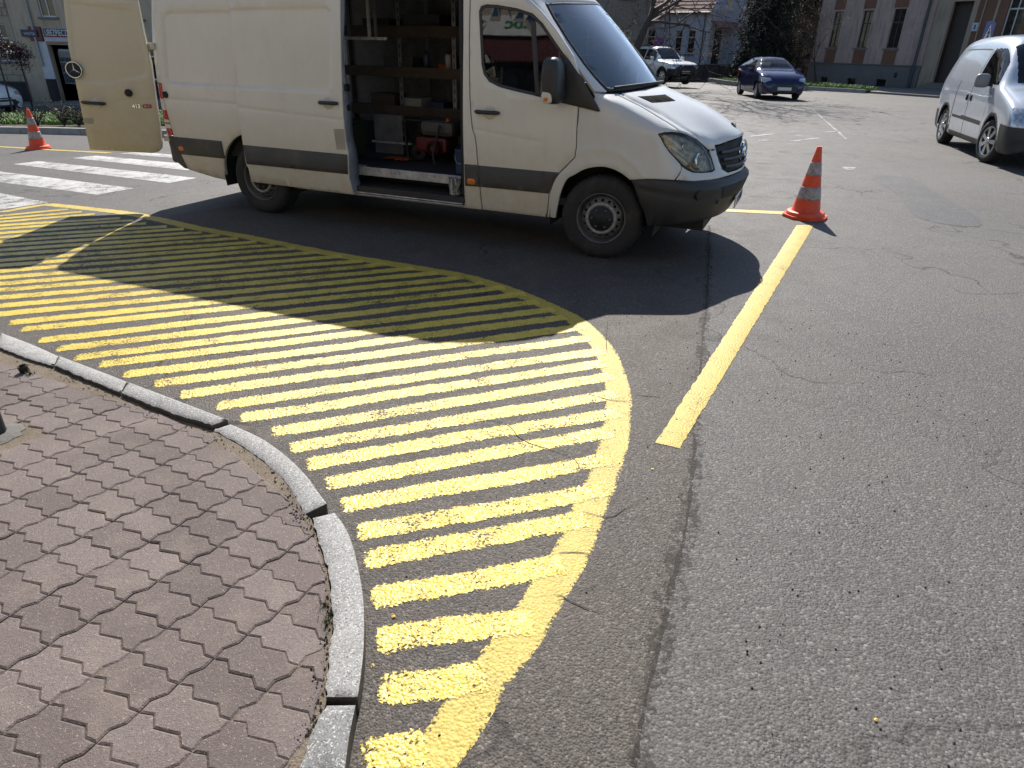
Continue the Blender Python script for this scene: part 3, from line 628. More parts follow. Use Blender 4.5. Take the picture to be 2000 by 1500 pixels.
KI = [tuple(Vector(q)+Vector((-.008, -.007))) for q in KI]
kd = (Vector(KO[0])-Vector(KO[3])).normalized()
def kerb_piece(o_pts, i_pts, top, seed, gap=.006):
    r = random.Random(seed); O = spline(o_pts, .03); I = spline(i_pts, .022)
    I = [(x+r.uniform(-.004, .004), y+r.uniform(-.004, .004)) for x, y in I]
    lp = O+I[::-1]
    if area(lp) < 0: lp = lp[::-1]
    lp = offset_loop(lp, gap*.5)
    tx, ty = r.uniform(-.01, .01), r.uniform(-.01, .01); c0 = o_pts[0]
    S = lambda x, y: (x, y, terr(x, y)+top+(x-c0[0])*tx+(y-c0[1])*ty)
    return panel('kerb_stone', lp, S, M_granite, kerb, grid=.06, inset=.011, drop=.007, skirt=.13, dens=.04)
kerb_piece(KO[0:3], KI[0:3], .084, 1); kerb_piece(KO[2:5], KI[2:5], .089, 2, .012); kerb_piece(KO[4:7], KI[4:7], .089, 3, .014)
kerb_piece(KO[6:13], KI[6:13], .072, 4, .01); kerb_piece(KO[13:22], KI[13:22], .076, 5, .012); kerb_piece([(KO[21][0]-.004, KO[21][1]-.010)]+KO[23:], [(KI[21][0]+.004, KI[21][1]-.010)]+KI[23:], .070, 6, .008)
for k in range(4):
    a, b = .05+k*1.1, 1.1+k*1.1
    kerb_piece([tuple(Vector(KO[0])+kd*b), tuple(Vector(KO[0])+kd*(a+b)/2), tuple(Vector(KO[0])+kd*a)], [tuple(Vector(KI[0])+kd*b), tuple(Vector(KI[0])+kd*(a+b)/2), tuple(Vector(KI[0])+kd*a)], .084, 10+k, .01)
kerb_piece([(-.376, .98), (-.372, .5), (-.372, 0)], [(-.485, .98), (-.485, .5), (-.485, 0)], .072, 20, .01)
# weeds and grit in the joints along the kerb
M_weed = simple('weed_green', (.055, .085, .025), .7, var=.3); M_grit = simple('grit', (.05, .045, .04), .9, var=.3)
def blades(spots, n, h, spread, seed, wd=.004):
    r = random.Random(seed); m = MB()
    for (x, y, z) in spots:
        for k in range(n):
            a = r.uniform(0, 6.28); d = abs(r.gauss(0, spread)); bx_, by_ = x+d*math.cos(a), y+d*math.sin(a); hh = h*r.uniform(.4, 1.1); t = r.uniform(0, 6.28); ln = r.uniform(.2, .9)*hh
            dx, dy = math.cos(t)*ln, math.sin(t)*ln; px, py = -math.sin(t)*wd, math.cos(t)*wd
            m.add([(bx_-px, by_-py, z), (bx_+px, by_+py, z), (bx_+dx*.5+px*.7, by_+dy*.5+py*.7, z+hh*.7), (bx_+dx*.5-px*.7, by_+dy*.5-py*.7, z+hh*.7), (bx_+dx, by_+dy, z+hh)], [(0, 1, 2, 3), (3, 2, 4)])
    return m
w_ = tag(blades([(-.545, 1.46, .06), (-.54, 1.50, .06), (-.57, 1.53, .06)], 45, .022, .014, 1, .0012).build('weed_tuft', M_weed), 'small green weed tuft growing beside the long curved kerb stone', 'weed')
w_ = tag(blades([(-2.50, 3.07, .06)], 40, .03, .02, 2, .0015).build('weed_tuft', M_weed), 'small weed tuft beside the cut black pipe stub', 'weed')
m = MB(); r = random.Random(5)
for k in range(520):
    i = r.randrange(2, len(KI)-1); t = r.random(); q = Vector(KI[i])*(1-t)+Vector(KI[i-1])*t; d = abs(r.gauss(0, .03)); q = q+Vector((-.6, -.8))*d
    s_ = r.uniform(.001, .004); z = PAV_Z-.004
    m.add([(q.x-s_, q.y-s_, z), (q.x+s_, q.y-s_*.6, z), (q.x+s_*.7, q.y+s_, z), (q.x-s_*.6, q.y+s_*.8, z), (q.x, q.y, z+s_*1.3)], [(0, 1, 4), (1, 2, 4), (2, 3, 4), (3, 0, 4)])
for k in range(900):
    x = r.uniform(-.4, 2.4); y = r.uniform(1.0, 4.5); s_ = r.choice([.0015, .002, .002, .003, .0045]); z = .001
    if x < .7 and r.random() < .6: continue
    m.add([(x-s_, y-s_, z), (x+s_, y-s_*.6, z), (x+s_*.7, y+s_, z), (x-s_*.6, y+s_*.8, z), (x, y, z+s_*1.2)], [(0, 1, 4), (1, 2, 4), (2, 3, 4), (3, 0, 4)])
tag(m.build('grit', M_grit), 'dark loose grit scattered over the road and kerb joints', 'grit', kind='stuff')

# ================================================================ WHITE PANEL VAN
def van_paint(name, c, dirt=(.36, .27, .13), low=1.08, amount=.78, rough=.32):
    g = NG(name); o = g.obj(); z = g.sep(o)[2]; n1 = g.noise(o, 2.2, 6, .65); n2 = g.noise(o, 11, 6, .7); n3 = g.noise(g.n('Mapping', {0: o, 'Scale': (3., 3., .55)}).outputs[0], 5, 5, .6)
    base = g.ramp(n1, [(.3, tuple(x*.93 for x in c)), (.7, c)])
    f = g.math('SUBTRACT', low, z); f = g.math('MULTIPLY', f, 1.25, True); f = g.math('MULTIPLY', f, g.ramp(g.math('ADD', g.math('MULTIPLY', n1, .5), g.math('MULTIPLY', n2, .5)), [(.30, .15), (.68, 1.)]))
    base = g.mix(g.math('MULTIPLY', f, amount), base, dirt)
    st = g.ramp(g.math('ADD', g.math('MULTIPLY', n3, .55), g.math('MULTIPLY', n2, .45)), [(.52, 0.), (.74, 1.)]); base = g.mix(g.math('MULTIPLY', st, .22), base, (.40, .35, .25))
    sp = g.ramp(g.noise(o, 60, 3, .7), [(.70, 0.), (.76, 1.)]); base = g.mix(g.math('MULTIPLY', sp, g.math('MULTIPLY', f, .8)), base, (.16, .10, .05))
    g.set(Base_Color=base, Roughness=g.math('ADD', g.math('MULTIPLY', f, .35), g.ramp(n2, [(.3, rough-.06), (.7, rough+.08)])), Specular_IOR_Level=.5, Coat_Weight=.25, Coat_Roughness=.12, Normal=g.bump(g.noise(o, 1.6, 3), .06, .02))
    return g.m
M_van = van_paint('van_white_paint', (.62, .612, .572)); M_vandoor = van_paint('van_rear_door_paint', (.54, .50, .39), amount=.6, low=1.5)
M_vanfront = van_paint('van_front_paint', (.56, .56, .54), low=.80, amount=.5)
M_blackpl = simple('black_plastic', (.021, .022, .026), .5, var=.2, bump=.1, bscale=220, dirt=((.085, .072, .052), 3., .25)); M_rubber = simple('tyre_rubber', (.018, .018, .019), .8, var=.25, scale=9, dirt=((.075, .062, .045), 7, .5))
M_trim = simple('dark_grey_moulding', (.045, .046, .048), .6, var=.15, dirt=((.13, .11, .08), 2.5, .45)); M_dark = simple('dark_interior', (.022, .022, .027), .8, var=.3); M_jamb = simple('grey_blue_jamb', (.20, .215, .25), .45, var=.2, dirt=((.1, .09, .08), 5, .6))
M_steel = simple('steel_wheel', (.10, .10, .10), .5, .3, var=.3, dirt=((.16, .15, .13), 14, .7)); M_steelring = simple('worn_wheel_ring', (.30, .30, .29), .55, .2, var=.3, scale=30, dirt=((.05, .05, .05), 40, .8)); M_chrome = simple('chrome', (.75, .76, .78), .12, 1., var=.04)
M_alu = simple('bare_aluminium', (.45, .45, .44), .42, .8, var=.25, scale=14); M_amber = simple('amber_lens', (.62, .16, .02), .25, var=.1); M_redlens = simple('red_lens', (.42, .012, .012), .2, var=.1, coat=.5); M_whitelens = simple('white_reflector', (.62, .6, .56), .3, var=.1)
M_plate = simple('number_plate_white', (.66, .66, .62), .4, var=.05, dirt=((.25, .2, .15), 12, .5)); M_black = simple('black_matt', (.012, .012, .013), .7); M_tape = simple('grey_patch', (.33, .31, .27), .55, var=.12); M_hinge = simple('hinge_white', (.55, .53, .45), .45, dirt=((.3, .2, .1), 30, .7))
M_bowl = simple('lamp_bowl', (.52, .50, .44), .3, .35, var=.25, scale=16); M_vent = simple('vent_mesh', (.006, .006, .007), .95, spec=.05); M_red = simple('red_print', (.38, .01, .012), .4); M_cup = simple('handle_cup', (.52, .51, .47), .4, var=.1)
def glass(name, tint, refl=1., rough=.02):
    g = NG(name); fr = g.n('Fresnel', {'IOR': 1.52}).outputs[0]; gl = g.n('BsdfGlossy', {'Color': (1, 1, 1, 1), 'Roughness': rough}); tr = g.n('BsdfTransparent', {'Color': tuple(tint)+(1,)})
    mx = g.n('MixShader', {0: g.math('MULTIPLY', fr, refl, True)}); g.t.links.new(tr.outputs[0], mx.inputs[1]); g.t.links.new(gl.outputs[0], mx.inputs[2]); g.t.links.new(mx.outputs[0], g.out.inputs[0]); return g.m
M_glass = glass('side_glass', (.42, .46, .45), 1.25); M_ws = glass('windscreen_glass', (.42, .50, .53), 2.1); M_lens = glass('lamp_lens', (.90, .88, .82), .8, .10)
VX, VY, VYAW = 1.089314, 6.534347, -.397471
van = tag(empty('delivery_van', (VX, VY, 0), VYAW), 'dirty white delivery van with its side and rear doors open, parked beside the hatching', 'van')
S0 = S_side(0.); SD = S_side(.065)
def shrink(poly, d=.0022):
    p = poly if area(poly) > 0 else poly[::-1]; return offset_loop(p, d)
def rnd_rect(x0, x1, z0, z1, r):
    out = []
    for cx_, cz, a0 in ((x1-r, z0+r, -90), (x1-r, z1-r, 0), (x0+r, z1-r, 90), (x0+r, z0+r, 180)):
        out += [(cx_+r*math.cos(R(a0+k*22.5)), cz+r*math.sin(R(a0+k*22.5))) for k in range(5)]
    return out
arch_r = [(-3.665+.455*math.cos(R(a)), .345+.455*math.sin(R(a))) for a in range(186, -7, -8)]
# -- body side with side-door opening and rear wheel arch
body_poly = [(-4.648, .372), (-4.557, .355), (-4.286, .312), (-4.14, .302)]+[q for q in arch_r if q[1] > .305]+[(-3.19, .302), (-1.120, .302)]+[(x-.006, z) for x, z in DOOR_REAR[::-1][1:]]+[(-1.241, 2.12), (-4.70, 2.12), (-4.75, 1.97), (-4.82, 1.56), (-4.852, 1.222), (-4.768, 1.222)]+[tuple(q) for q in LAMP[1:]]+[(-4.700, .56)]
hole = [(-1.285, .345), (-1.278, .70), (-1.288, 1.68), (-1.30, 2.0), (-1.36, 2.06), (-2.56, 2.06), (-2.62, 2.0), (-2.62, .345)]
q_rec = [tuple(q) for q in Q_REC[1:6]]+[(-2.75, 1.90), (-2.75, 1.217)]
body = panel('body_side', shrink(body_poly, .001), S0, M_van, van, holes=[hole], grid=.07, feats=[{'poly': q_rec, 'd': .014, 'w': .022}, {'poly': [(-4.735, 1.072), (-2.7, 1.06)], 'closed': False, 'd': .006, 'w': .012}], skirt=.03)
panel('moulding', rnd_rect(-4.728, -4.07, .53, .703, .012), S0, M_trim, body, raise_=.010, grid=.08, skirt=.012)
panel('moulding', shrink([(-1.272, .508), (-1.128, .510), (-1.146, .70), (-1.272, .698)], .002), S0, M_trim, body, raise_=.010, grid=.08, skirt=.012)
def disc(S, a, b, r, h, mat, name, parent, n=20, dome=.3):
    c = Vector(S(a, b)); e = 1e-3; nn = (Vector(S(a+e, b))-Vector(S(a-e, b))).cross(Vector(S(a, b+e))-Vector(S(a, b-e))).normalized()
    m = MB().lathe([(r, -.01), (r, h*.6), (r*.85, h), (r*.5, h+h*dome*.5), (0.0001, h+h*dome)], n)
    return m.xform(Matrix.Translation(c) @ nn.to_track_quat('Z', 'Y').to_matrix().to_4x4()).build(name, mat, parent)
panel('side_marker', rnd_rect(MARKER_R[0][0]-.035, MARKER_R[0][0]+.035, .568, .612, .02), S0, M_amber, body, raise_=.014, grid=.05, skirt=.012)
panel('side_marker', rnd_rect(-1.245, -1.165, .528, .578, .022), S0, M_amber, body, raise_=.015, grid=.05, skirt=.012)
disc(S0, Q_KNOB[0][0], Q_KNOB[0][1], .032, .022, M_black, 'door_stop', body)
# rear lamp: stacked red and white segments
lampf = lambda z: interp([(q[1], q[0]) for q in LAMP[::-1]], z)
lamp = None
for z0, z1, mt in ((1.075, 1.214, M_redlens), (.965, 1.073, M_whitelens), (.872, .963, M_redlens), (.842, .870, M_whitelens), (.828, .840, M_redlens), (.785, .826, M_whitelens), (.716, .783, M_redlens)):
    o = panel('rear_lamp' if lamp is None else 'lamp_segment', [(-4.853, z0), (lampf(z0)-.004, z0), (lampf(z1)-.004, z1), (-4.853, z1)], S0, mt, lamp or van, grid=.05, inset=.002, drop=.001, skirt=.03, raise_=.002)
    lamp = lamp or o
# rear bumper
bump_r = panel('rear_bumper', [(-4.737, .706), (-4.702, .56), (-4.655, .376), (-4.70, .385), (-4.775, .44), (-4.835, .60), (-4.855, .706)], S0, M_trim, van, grid=.05, skirt=.05, raise_=.004)
MB().box(-4.90, -4.78, -.93, .93, .42, .66, .03).build('bumper_beam', M_trim, bump_r)
# -- rear doors: right one swung wide open, left one shut
ra = R(-33); RDV = Vector((-math.cos(ra), math.sin(ra), 0)); RN = Vector((math.sin(ra), math.cos(ra), 0)); RN = -RN if RN.y > 0 else RN; RH = Vector((-4.80, -.955, 0))
def S_rd(a, b):
    bow = .035*math.sin(min(1, max(0, (b-.5)/1.7))*math.pi)
    p = RH+RDV*(-a)+RN*bow; return (p.x, p.y, b)
rd_poly = [(-x, z) for x, z in RDOOR]; rd_poly = [(-.735, 2.02), (-.70, 2.22), (-.12, 2.24), (-.065, 2.1)][::-1]+rd_poly
def neg(L): return [(-x, z) for x, z in L]
_n0 = (Vector(S_rd(.01, 1))-Vector(S_rd(-.01, 1))).cross(Vector(S_rd(0, 1.01))-Vector(S_rd(0, .99)))
rflip = _n0.dot(RN) < 0
rdoor = panel('rear_door', rd_poly, S_rd, M_vandoor, van, grid=.06, skirt=.05, flip=rflip, feats=[{'poly': neg(RD_REC)+[(-.70, 2.14), (-.17, 2.14)][::-1][:0], 'd': .010, 'w': .02}, {'poly': neg(RD_CREASE), 'closed': False, 'd': .004, 'w': .01}])
rd_back = MB(); pb = [Vector(S_rd(*q))-RN*.05 for q in densify(rd_poly, .3)]; cb = sum(pb, Vector())/len(pb); rd_back.add(pb+[cb], [(i, (i+1) % len(pb), len(pb)) for i in range(len(pb))]); rd_back.build('inner_panel', M_jamb, rdoor)
def rd_matrix(a, b, lift=.006): return Matrix.Translation(Vector(S_rd(a, b))+RN*lift) @ Matrix((tuple((-RDV).to_3d())+(0,), (0, 0, 1, 0), tuple(RN)+(0,), (0, 0, 0, 1))).transposed().to_4x4()
def frame_at(c, ex, ez, n):
    m_ = Matrix.Identity(4)
    for k in range(3): m_[k][0] = ex[k]; m_[k][1] = ez[k]; m_[k][2] = n[k]; m_[k][3] = c[k]
    return m_
RDM = lambda a, b, lift=.006: frame_at(Vector(S_rd(a, b))+RN*lift, -RDV, Vector((0, 0, 1)), RN)
def star_emblem(name, Mx, r, parent, back=True, mat=None):
    mat = mat or M_chrome; base = None
    if back: base = MB().lathe([(r, 0), (r, .008), (r*.94, .012), (.0001, .012)], 36).xform(Mx).build(name, M_black, parent)
    ring = MB().tube([(r*.95*math.cos(a*math.pi/18), r*.95*math.sin(a*math.pi/18), .014) for a in range(37)], r*.07, 8, False).xform(Mx).build('ring' if base else name, mat, base or parent)
    m = MB()
    for k in range(3):
        a = R(90+120*k); tip = (r*.93*math.cos(a), r*.93*math.sin(a), .016); l = (r*.16*math.cos(a+R(60)), r*.16*math.sin(a+R(60)), .015); q = (r*.16*math.cos(a-R(60)), r*.16*math.sin(a-R(60)), .015)
        m.add([tip, l, (0, 0, .03), q], [(0, 1, 2), (0, 2, 3)])
    m.xform(Mx).build('star', mat, base or ring); return base or ring
star_emblem('emblem', RDM(-RD_STAR[0][0]+.012, RD_STAR[0][1]), .075, rdoor)
def handle(S, p0, p1, c, parent, nrm, r=.016, cup=.055):
    a, b = Vector(S(*p0)), Vector(S(*p1)); n = Vector(nrm)
    cu = MB().lathe([(cup, -.004), (cup, .003), (cup*.75, .002), (.0001, -.0)], 24).xform(Matrix.Translation(Vector(S(*c))) @ n.to_track_quat('Z', 'Y').to_matrix().to_4x4()).build('handle_cup', M_cup, parent)
    pts = [a+(b-a)*t+n*(.012+.03*math.sin(math.pi*min(1, max(0, t)))**.5) for t in [k/10 for k in range(11)]]
    return MB().tube(pts, [r*.6]+[r*1.05]*2+[r]*5+[r*1.05]*2+[r*.6], 10).build('door_handle', M_blackpl, parent)
handle(S_rd, (-RD_HANDLE[0][0], RD_HANDLE[0][1]), (-RD_HANDLE[1][0], RD_HANDLE[1][1]), (-RD_HANDLE[2][0], RD_HANDLE[2][1]), rdoor, RN)
MB().lathe([(.036, 0), (.036, .02), (.028, .032), (.0001, .034)], 20).xform(RDM(-RD_KNOB[0][0], RD_KNOB[0][1])).build('door_stop', M_black, rdoor)
tx = (-RD_TEXT[0][0]-RD_TEXT[1][0])/2
text_mesh('badge_number', '413', .052, M_chrome, rdoor, RDM(tx-.052, .997, .008), .002, .0012)
text_mesh('badge_letters', 'CDI', .052, M_red, rdoor, RDM(tx+.052, .997, .008), .002, .0012)
MB().add([Vector(S_rd(-x, z))+RN*.004 for x, z in RD_TAPE], [(0, 1, 2, 3)]).build('grey_patch', M_tape, rdoor)
for hx_, hz in HINGES:
    p = Vector((-4.83, -.965, hz)); MB().box(-.06, .05, -.018, .018, -.03, .03, .006).xform(Matrix.Translation(p)).build('hinge', M_hinge, rdoor)
MB().box(-4.86, -4.81, 0, .92, .55, 2.25, .012).build('rear_door', M_van, van)
# -- side door slid back along the flank
sl_poly = [(-2.44, 2.09)]+[(-3.69, 2.09)]+[tuple(q) for q in SLIDE[::-1]][:]
sl_poly = sl_poly if area(sl_poly) > 0 else sl_poly[::-1]
sdoor = panel('sliding_door', sl_poly, SD, M_van, van, grid=.06, skirt=.05, feats=[{'poly': [(-3.72, 1.90)]+[tuple(q) for q in SL_REC[1:6]]+[(-3.72, 1.222)], 'd': .013, 'w': .022}, {'poly': [tuple(q) for q in SL_CREASE], 'closed': False, 'd': .006, 'w': .012}])
panel('moulding', shrink([(-3.725, .511), (-2.484, .514), (-2.466, .698), (-3.725, .698)], .002), SD, M_trim, sdoor, raise_=.010, grid=.1, skirt=.012)
handle(SD, SL_HANDLE[0], SL_HANDLE[1], SL_HANDLE[2], sdoor, (0, -1, .03))
MB().add([Vector(SD(*q))+Vector((0, -.004, 0)) for q in SL_TAPE], [(0, 1, 2, 3)]).build('grey_patch', M_tape, sdoor)
m = MB(); rows = []
for k in range(41):
    z = .34+1.72*k/40; xf = interp(sorted([(q[1]+.0001*i, q[0]) for i, q in enumerate(SLIDE[:8])]), min(z, 1.958))
    y0 = SD(xf, z)[1]+.006; dep = .135 if z < 1.0 else .135-.085*min(1, (z-1.0)/.4)
    wav = .012*math.sin((z-.34)*9); rows.append([(xf-.004, y0, z), (xf+.012, y0+.02, z), (xf+.016+wav*.5, y0+dep*.55, z), (xf+.004+wav, y0+dep, z), (xf-.04, y0+dep+.02, z)])
for k in range(40): m.add(rows[k]+rows[k+1], [(i, i+1, i+6, i+5) for i in range(4)], True)
edge = m.build('door_edge', M_jamb, sdoor)
MB().lathe([(.028, 0), (.028, .012), (.018, .014), (.016, .006), (.0001, .006)], 18, 'x', (-2.462, -.985, 1.10)).build('latch', M_black, edge); MB().box(-2.47, -2.44, -1.02, -.96, 1.24, 1.30, .006).build('latch', M_black, edge)
# -- front door with window, mirror, handle
DA = [tuple(q) for q in DOOR_A]; DF = [tuple(q) for q in DOOR_FRONT]; DR = [tuple(q) for q in DOOR_REAR]
d_poly = [(-1.113, .303)]+[(-.500, .303)]+DF[1:]+[(-.262, 1.30)]+DA+[(-.86, 2.055), (-.98, 2.085), (-1.18, 2.085), (-1.232, 2.04)]+DR[:-1]
w_hole = [tuple(q) for q in WIN[:8]]+[(-.375, 1.555), (-.345, 1.50), (-.345, 1.235), (-.402, 1.243)]+[tuple(q) for q in WIN[13:]]
fdoor = panel('front_door', shrink(d_poly, .003), S0, M_van, van, holes=[w_hole], grid=.06, skirt=.03, feats=[{'poly': [tuple(q) for q in D_CREASE], 'closed': False, 'd': .005, 'w': .012}])
w_cw = w_hole if area(w_hole) > 0 else w_hole[::-1]
panel('window_frame', w_cw, S0, M_blackpl, fdoor, holes=[offset_loop(densify(w_cw, .04), .024)], grid=.1, raise_=-.001, skirt=.01, inset=.003)
wg = panel('window_glass', offset_loop(densify(w_cw, .04), .018), S_side(-.007), M_glass, fdoor, grid=.1, skirt=0, drop=0)
a, b = WIN_DIV; panel('window_bar', [(a[0]-.02, a[1]-.03), (b[0]-.02, b[1]-.01), (b[0]+.022, b[1]-.012), (a[0]+.022, a[1]-.045)][::1], S0, M_blackpl, fdoor, grid=.1, raise_=.001, skirt=.015)
def S_tri(x, z):
    t = max(0, x+.30); return (x, -interp(HW, z)+.0+.10*t*t*2, z)
panel('mirror_base', [(-.40, 1.585), (-.40, 1.236), (-.206, 1.207), (-.085, 1.186), (-.072, 1.192), (-.252, 1.432), (-.345, 1.535)], S_tri, M_blackpl, fdoor, grid=.06, raise_=.009, skirt=.03)
panel('moulding', shrink([(-1.126, .511), (-.467, .514), (-.432, .609), (-.376, .70), (-1.140, .698)], .003), S0, M_trim, fdoor, raise_=.010, grid=.1, skirt=.012)
handle(S0, HANDLE_F[0], HANDLE_F[1], HANDLE_F[2], fdoor, (0, -1, .05))
# mirror: rounded shell on an arm
def blob(name, mat, parent, c, sx, sy, sz, p=3.2, n=20, shear=0.):
    m = MB(); v = []; f = []
    sg = lambda t, e: math.copysign(abs(t)**e, t)
    for i in range(n+1):
        th_ = -math.pi/2+math.pi*i/n
        for j in range(2*n):
            ph = math.pi*j/n; x = sg(math.cos(th_), 2/p)*sg(math.cos(ph), 2/p); y = sg(math.cos(th_), 2/p)*sg(math.sin(ph), 2/p); z = sg(math.sin(th_), 2/p)
            v.append((c[0]+sx*x+shear*z, c[1]+sy*y, c[2]+sz*z))
    for i in range(n):
        for j in range(2*n): f.append((i*2*n+j, i*2*n+(j+1) % (2*n), (i+1)*2*n+(j+1) % (2*n), (i+1)*2*n+j))
    m.add(v, f, True); return m.build(name, mat, parent)
mir = blob('wing_mirror', M_blackpl, fdoor, (-.425, -1.105, 1.40), .075, .115, .168, 3.4, 18, -.012)
MB().box(-.45, -.36, -1.05, -.95, 1.255, 1.32, .015).build('mirror_arm', M_blackpl, mir)
blob('indicator_lamp', M_whitelens, mir, (-.44, -1.195, 1.285), .045, .028, .045, 3.0, 12); blob('indicator_bulb', M_amber, mir, (-.44, -1.218, 1.272), .02, .012, .014, 2.5, 8)
# -- nose: wings, bonnet, bumper, lamps, grille (sheet coordinates a = .2 u, b = .1 v on the nose surface)
def SN(side=1, off=0.):
    T = tensor(NOSE, side)
    return lambda a, b: T(a/.2, b/.1)
sc_ = lambda L: [(u*.2, v*.1) for u, v in L]
sym = lambda L: L+[(16-u, v) for u, v in L[::-1] if u < 7.99]
hl = N_HEADLIGHT
NA = [(u/.2, v/.1) for u, v in spline([(u*.2, v*.1) for u, v in N_ARCH], .012)]; iA = min(range(len(NA)), key=lambda i: abs(NA[i][0]-1.86)+(0 if i > len(NA)*.4 else 9)); front_top = [(3.70, 3.01), (3.925, 4.12)]
fender_uv = [(.055, .02), (.209, .02)]+[q for q in NA[1:iA] if q[1] > .05]+[(1.86, 2.86), (2.2, 2.97), (2.569, 3.04), (3.1, 3.04), (3.66, 3.02), (3.80, 3.6), (3.95, 4.12)]+[(3.94, 4.40)]+[hl[13], hl[14], hl[15], hl[0], hl[1], hl[2], (3.96, 6.02)]+[(3.97, 6.8), (3.93, 7.76), (4.05, 8.43), (3.92, 8.87), (3.76, 8.98), (3.0, 8.98), (2.0, 8.97), (1.25, 8.93), (.56, 7.75)]+N_DOORF[::-1][0:9]
hood_uv = [(4.03, 6.06), (4.546, 6.10), (4.974, 6.05), (5.30, 5.62), (5.461, 5.41), (5.75, 5.51), (5.81, 5.87), (6.45, 6.14), (7.4, 6.13), (8.0, 6.11)]
hood_poly = sym(hood_uv)+[(11.98, 6.8), (12.02, 7.76), (11.90, 8.43), (12.03, 8.86), (12.21, 8.98), (10, 8.98), (8.0, 8.98), (6, 8.98), (3.79, 8.98), (3.97, 8.86), (4.10, 8.43), (3.98, 7.76), (4.02, 6.8)]
front_uv = [(3.70, 3.03), (4.389, 2.92), (5.1, 3.02), (5.70, 3.13), (6.78, 3.36), (8.0, 3.41), (8.0, 3.68), (6.609, 3.60), (6.12, 3.53), (5.845, 3.86), (5.80, 4.40), (5.795, 5.05), (5.785, 5.78), (5.735, 5.43), (5.475, 5.32), (5.465, 4.74), (5.46, 3.92), (5.29, 3.76), (4.84, 3.77), (4.44, 3.85), (4.17, 4.10), (3.96, 4.33), (3.95, 4.10), (3.84, 3.6)]
bump_uv = [(2.88, .03), (3.6, .04), (4.55, .02), (5.5, .0), (7, .0), (8, .0)]
bump_top = [(8, 3.38), (6.78, 3.32), (5.70, 3.09), (5.1, 2.98), (4.389, 2.88), (3.70, 2.99), (2.569, 3.01), (2.2, 2.94), (1.9, 2.86), (2.0, 2.3), (2.109, 1.755), (2.3, 1.2), (2.575, .673)]
for sd in (1, -1):
    S = SN(sd); fl = sd < 0
    fo = sc_(N_ARCHOUT)
    fen = panel('front_wing', shrink(sc_(fender_uv), .002), S, M_vanfront, van, grid=.05, skirt=.025, flip=fl, feats=[{'poly': fo, 'closed': False, 'd': -.007, 'w': .018}])
    panel('front_panel', shrink(sc_(front_uv), .002), S, M_vanfront, van, grid=.05, skirt=.02, flip=fl)
    hp = sc_(hl)
    back = panel('headlight', shrink(hp, .001), S, M_bowl, van, grid=.03, raise_=-.035, skirt=.02, flip=fl, feats=[{'poly': sc_([(3.3, 5.9), (4.3, 5.1), (5.3, 4.9)]), 'closed': False, 'd': -.02, 'w': .02}, {'poly': sc_([(3.6, 5.0), (4.2, 4.6), (4.6, 4.0)]), 'closed': False, 'd': -.02, 'w': .015}])
    panel('lamp_lens', shrink(hp, .003), S, M_lens, back, grid=.05, skirt=.012, flip=fl)
    hpo = hp if area(hp) > 0 else hp[::-1]
    panel('lamp_seal', offset_loop(densify(hpo, .02), -.004), S, M_black, back, holes=[offset_loop(densify(hpo, .02), .005)], grid=.2, skirt=.02, flip=fl, inset=.002, raise_=.001)
    def at_uv(u, v, lift=0.):
        c = Vector(S(u*.2, v*.1)); e = 1e-3; n = (Vector(S(u*.2+e, v*.1))-Vector(S(u*.2-e, v*.1))).cross(Vector(S(u*.2, v*.1+e))-Vector(S(u*.2, v*.1-e))).normalized()*(-1 if fl else 1)
        n2 = (n+Vector((1.2, 0, 0))).normalized(); return Matrix.Translation(c+n*lift) @ n2.to_track_quat('Z', 'Y').to_matrix().to_4x4()
    MB().lathe([(.060, .0), (.066, .016), (.060, .022), (.046, -.006), (.02, -.014), (.0001, -.012)], 28).xform(at_uv(4.85, 4.62, -.030)).build('reflector', M_chrome, back)
    MB().lathe([(.045, -.004), (.04, .010), (.022, .020), (.0001, .023)], 24).xform(at_uv(4.85, 4.62, -.034)).build('projector', M_lens, back)
    MB().lathe([(.034, .0), (.038, .012), (.026, -.004), (.0001, -.006)], 20).xform(at_uv(4.3, 5.35, -.030)).build('reflector', M_chrome, back)
    MB().lathe([(.016, .0), (.016, .012), (.0001, .022)], 14).xform(at_uv(4.32, 4.25, -.025)).build('indicator_bulb', M_amber, back)
    MB().lathe([(.042, -.01), (.042, .004), (.034, .006), (.030, -.006), (.0001, -.008)], 22).xform(at_uv(4.41, 1.55, .0)).build('fog_lamp_cover', M_black, van)
    # vents in the bonnet
    panel('bonnet_vent', shrink(sc_([(4.95, 8.80), (6.72, 8.70), (6.50, 8.44), (5.10, 8.50)]), 0.), S, M_vent, van, grid=.05, raise_=.002, skirt=.004, flip=fl)
S = SN()
hood = panel('bonnet', shrink(sc_(hood_poly), .002), S, M_vanfront, van, grid=.05, skirt=.02, feats=[{'poly': sc_([(4.35, 8.9), (4.55, 8.0), (4.6, 7.2), (5.3, 6.1)]), 'closed': False, 'd': .012, 'w': .022}, {'poly': sc_([(11.65, 8.9), (11.45, 8.0), (11.4, 7.2), (10.7, 6.1)]), 'closed': False, 'd': .012, 'w': .022}])
bumper = panel('front_bumper', shrink(sc_(sym(bump_uv)+[(16-u, v) for u, v in bump_top[::-1] if u < 7.99]+bump_top), .002), S, M_blackpl, van, grid=.05, skirt=.03, feats=[{'poly': sc_([(2.3, 1.9), (3.5, 1.55), (5.2, 1.3)]), 'closed': False, 'd': .006, 'w': .014}])
panel('bumper_intake', sc_(sym([(5.45, 1.25), (7, 1.15), (8, 1.13)])+[(16-u, v) for u, v in [(5.30, 1.86), (6.5, 1.98), (8, 1.98)]][:2]+[(8, 1.98), (6.5, 1.98), (5.30, 1.86)]), S, M_black, bumper, grid=.08, raise_=.003, skirt=.004)
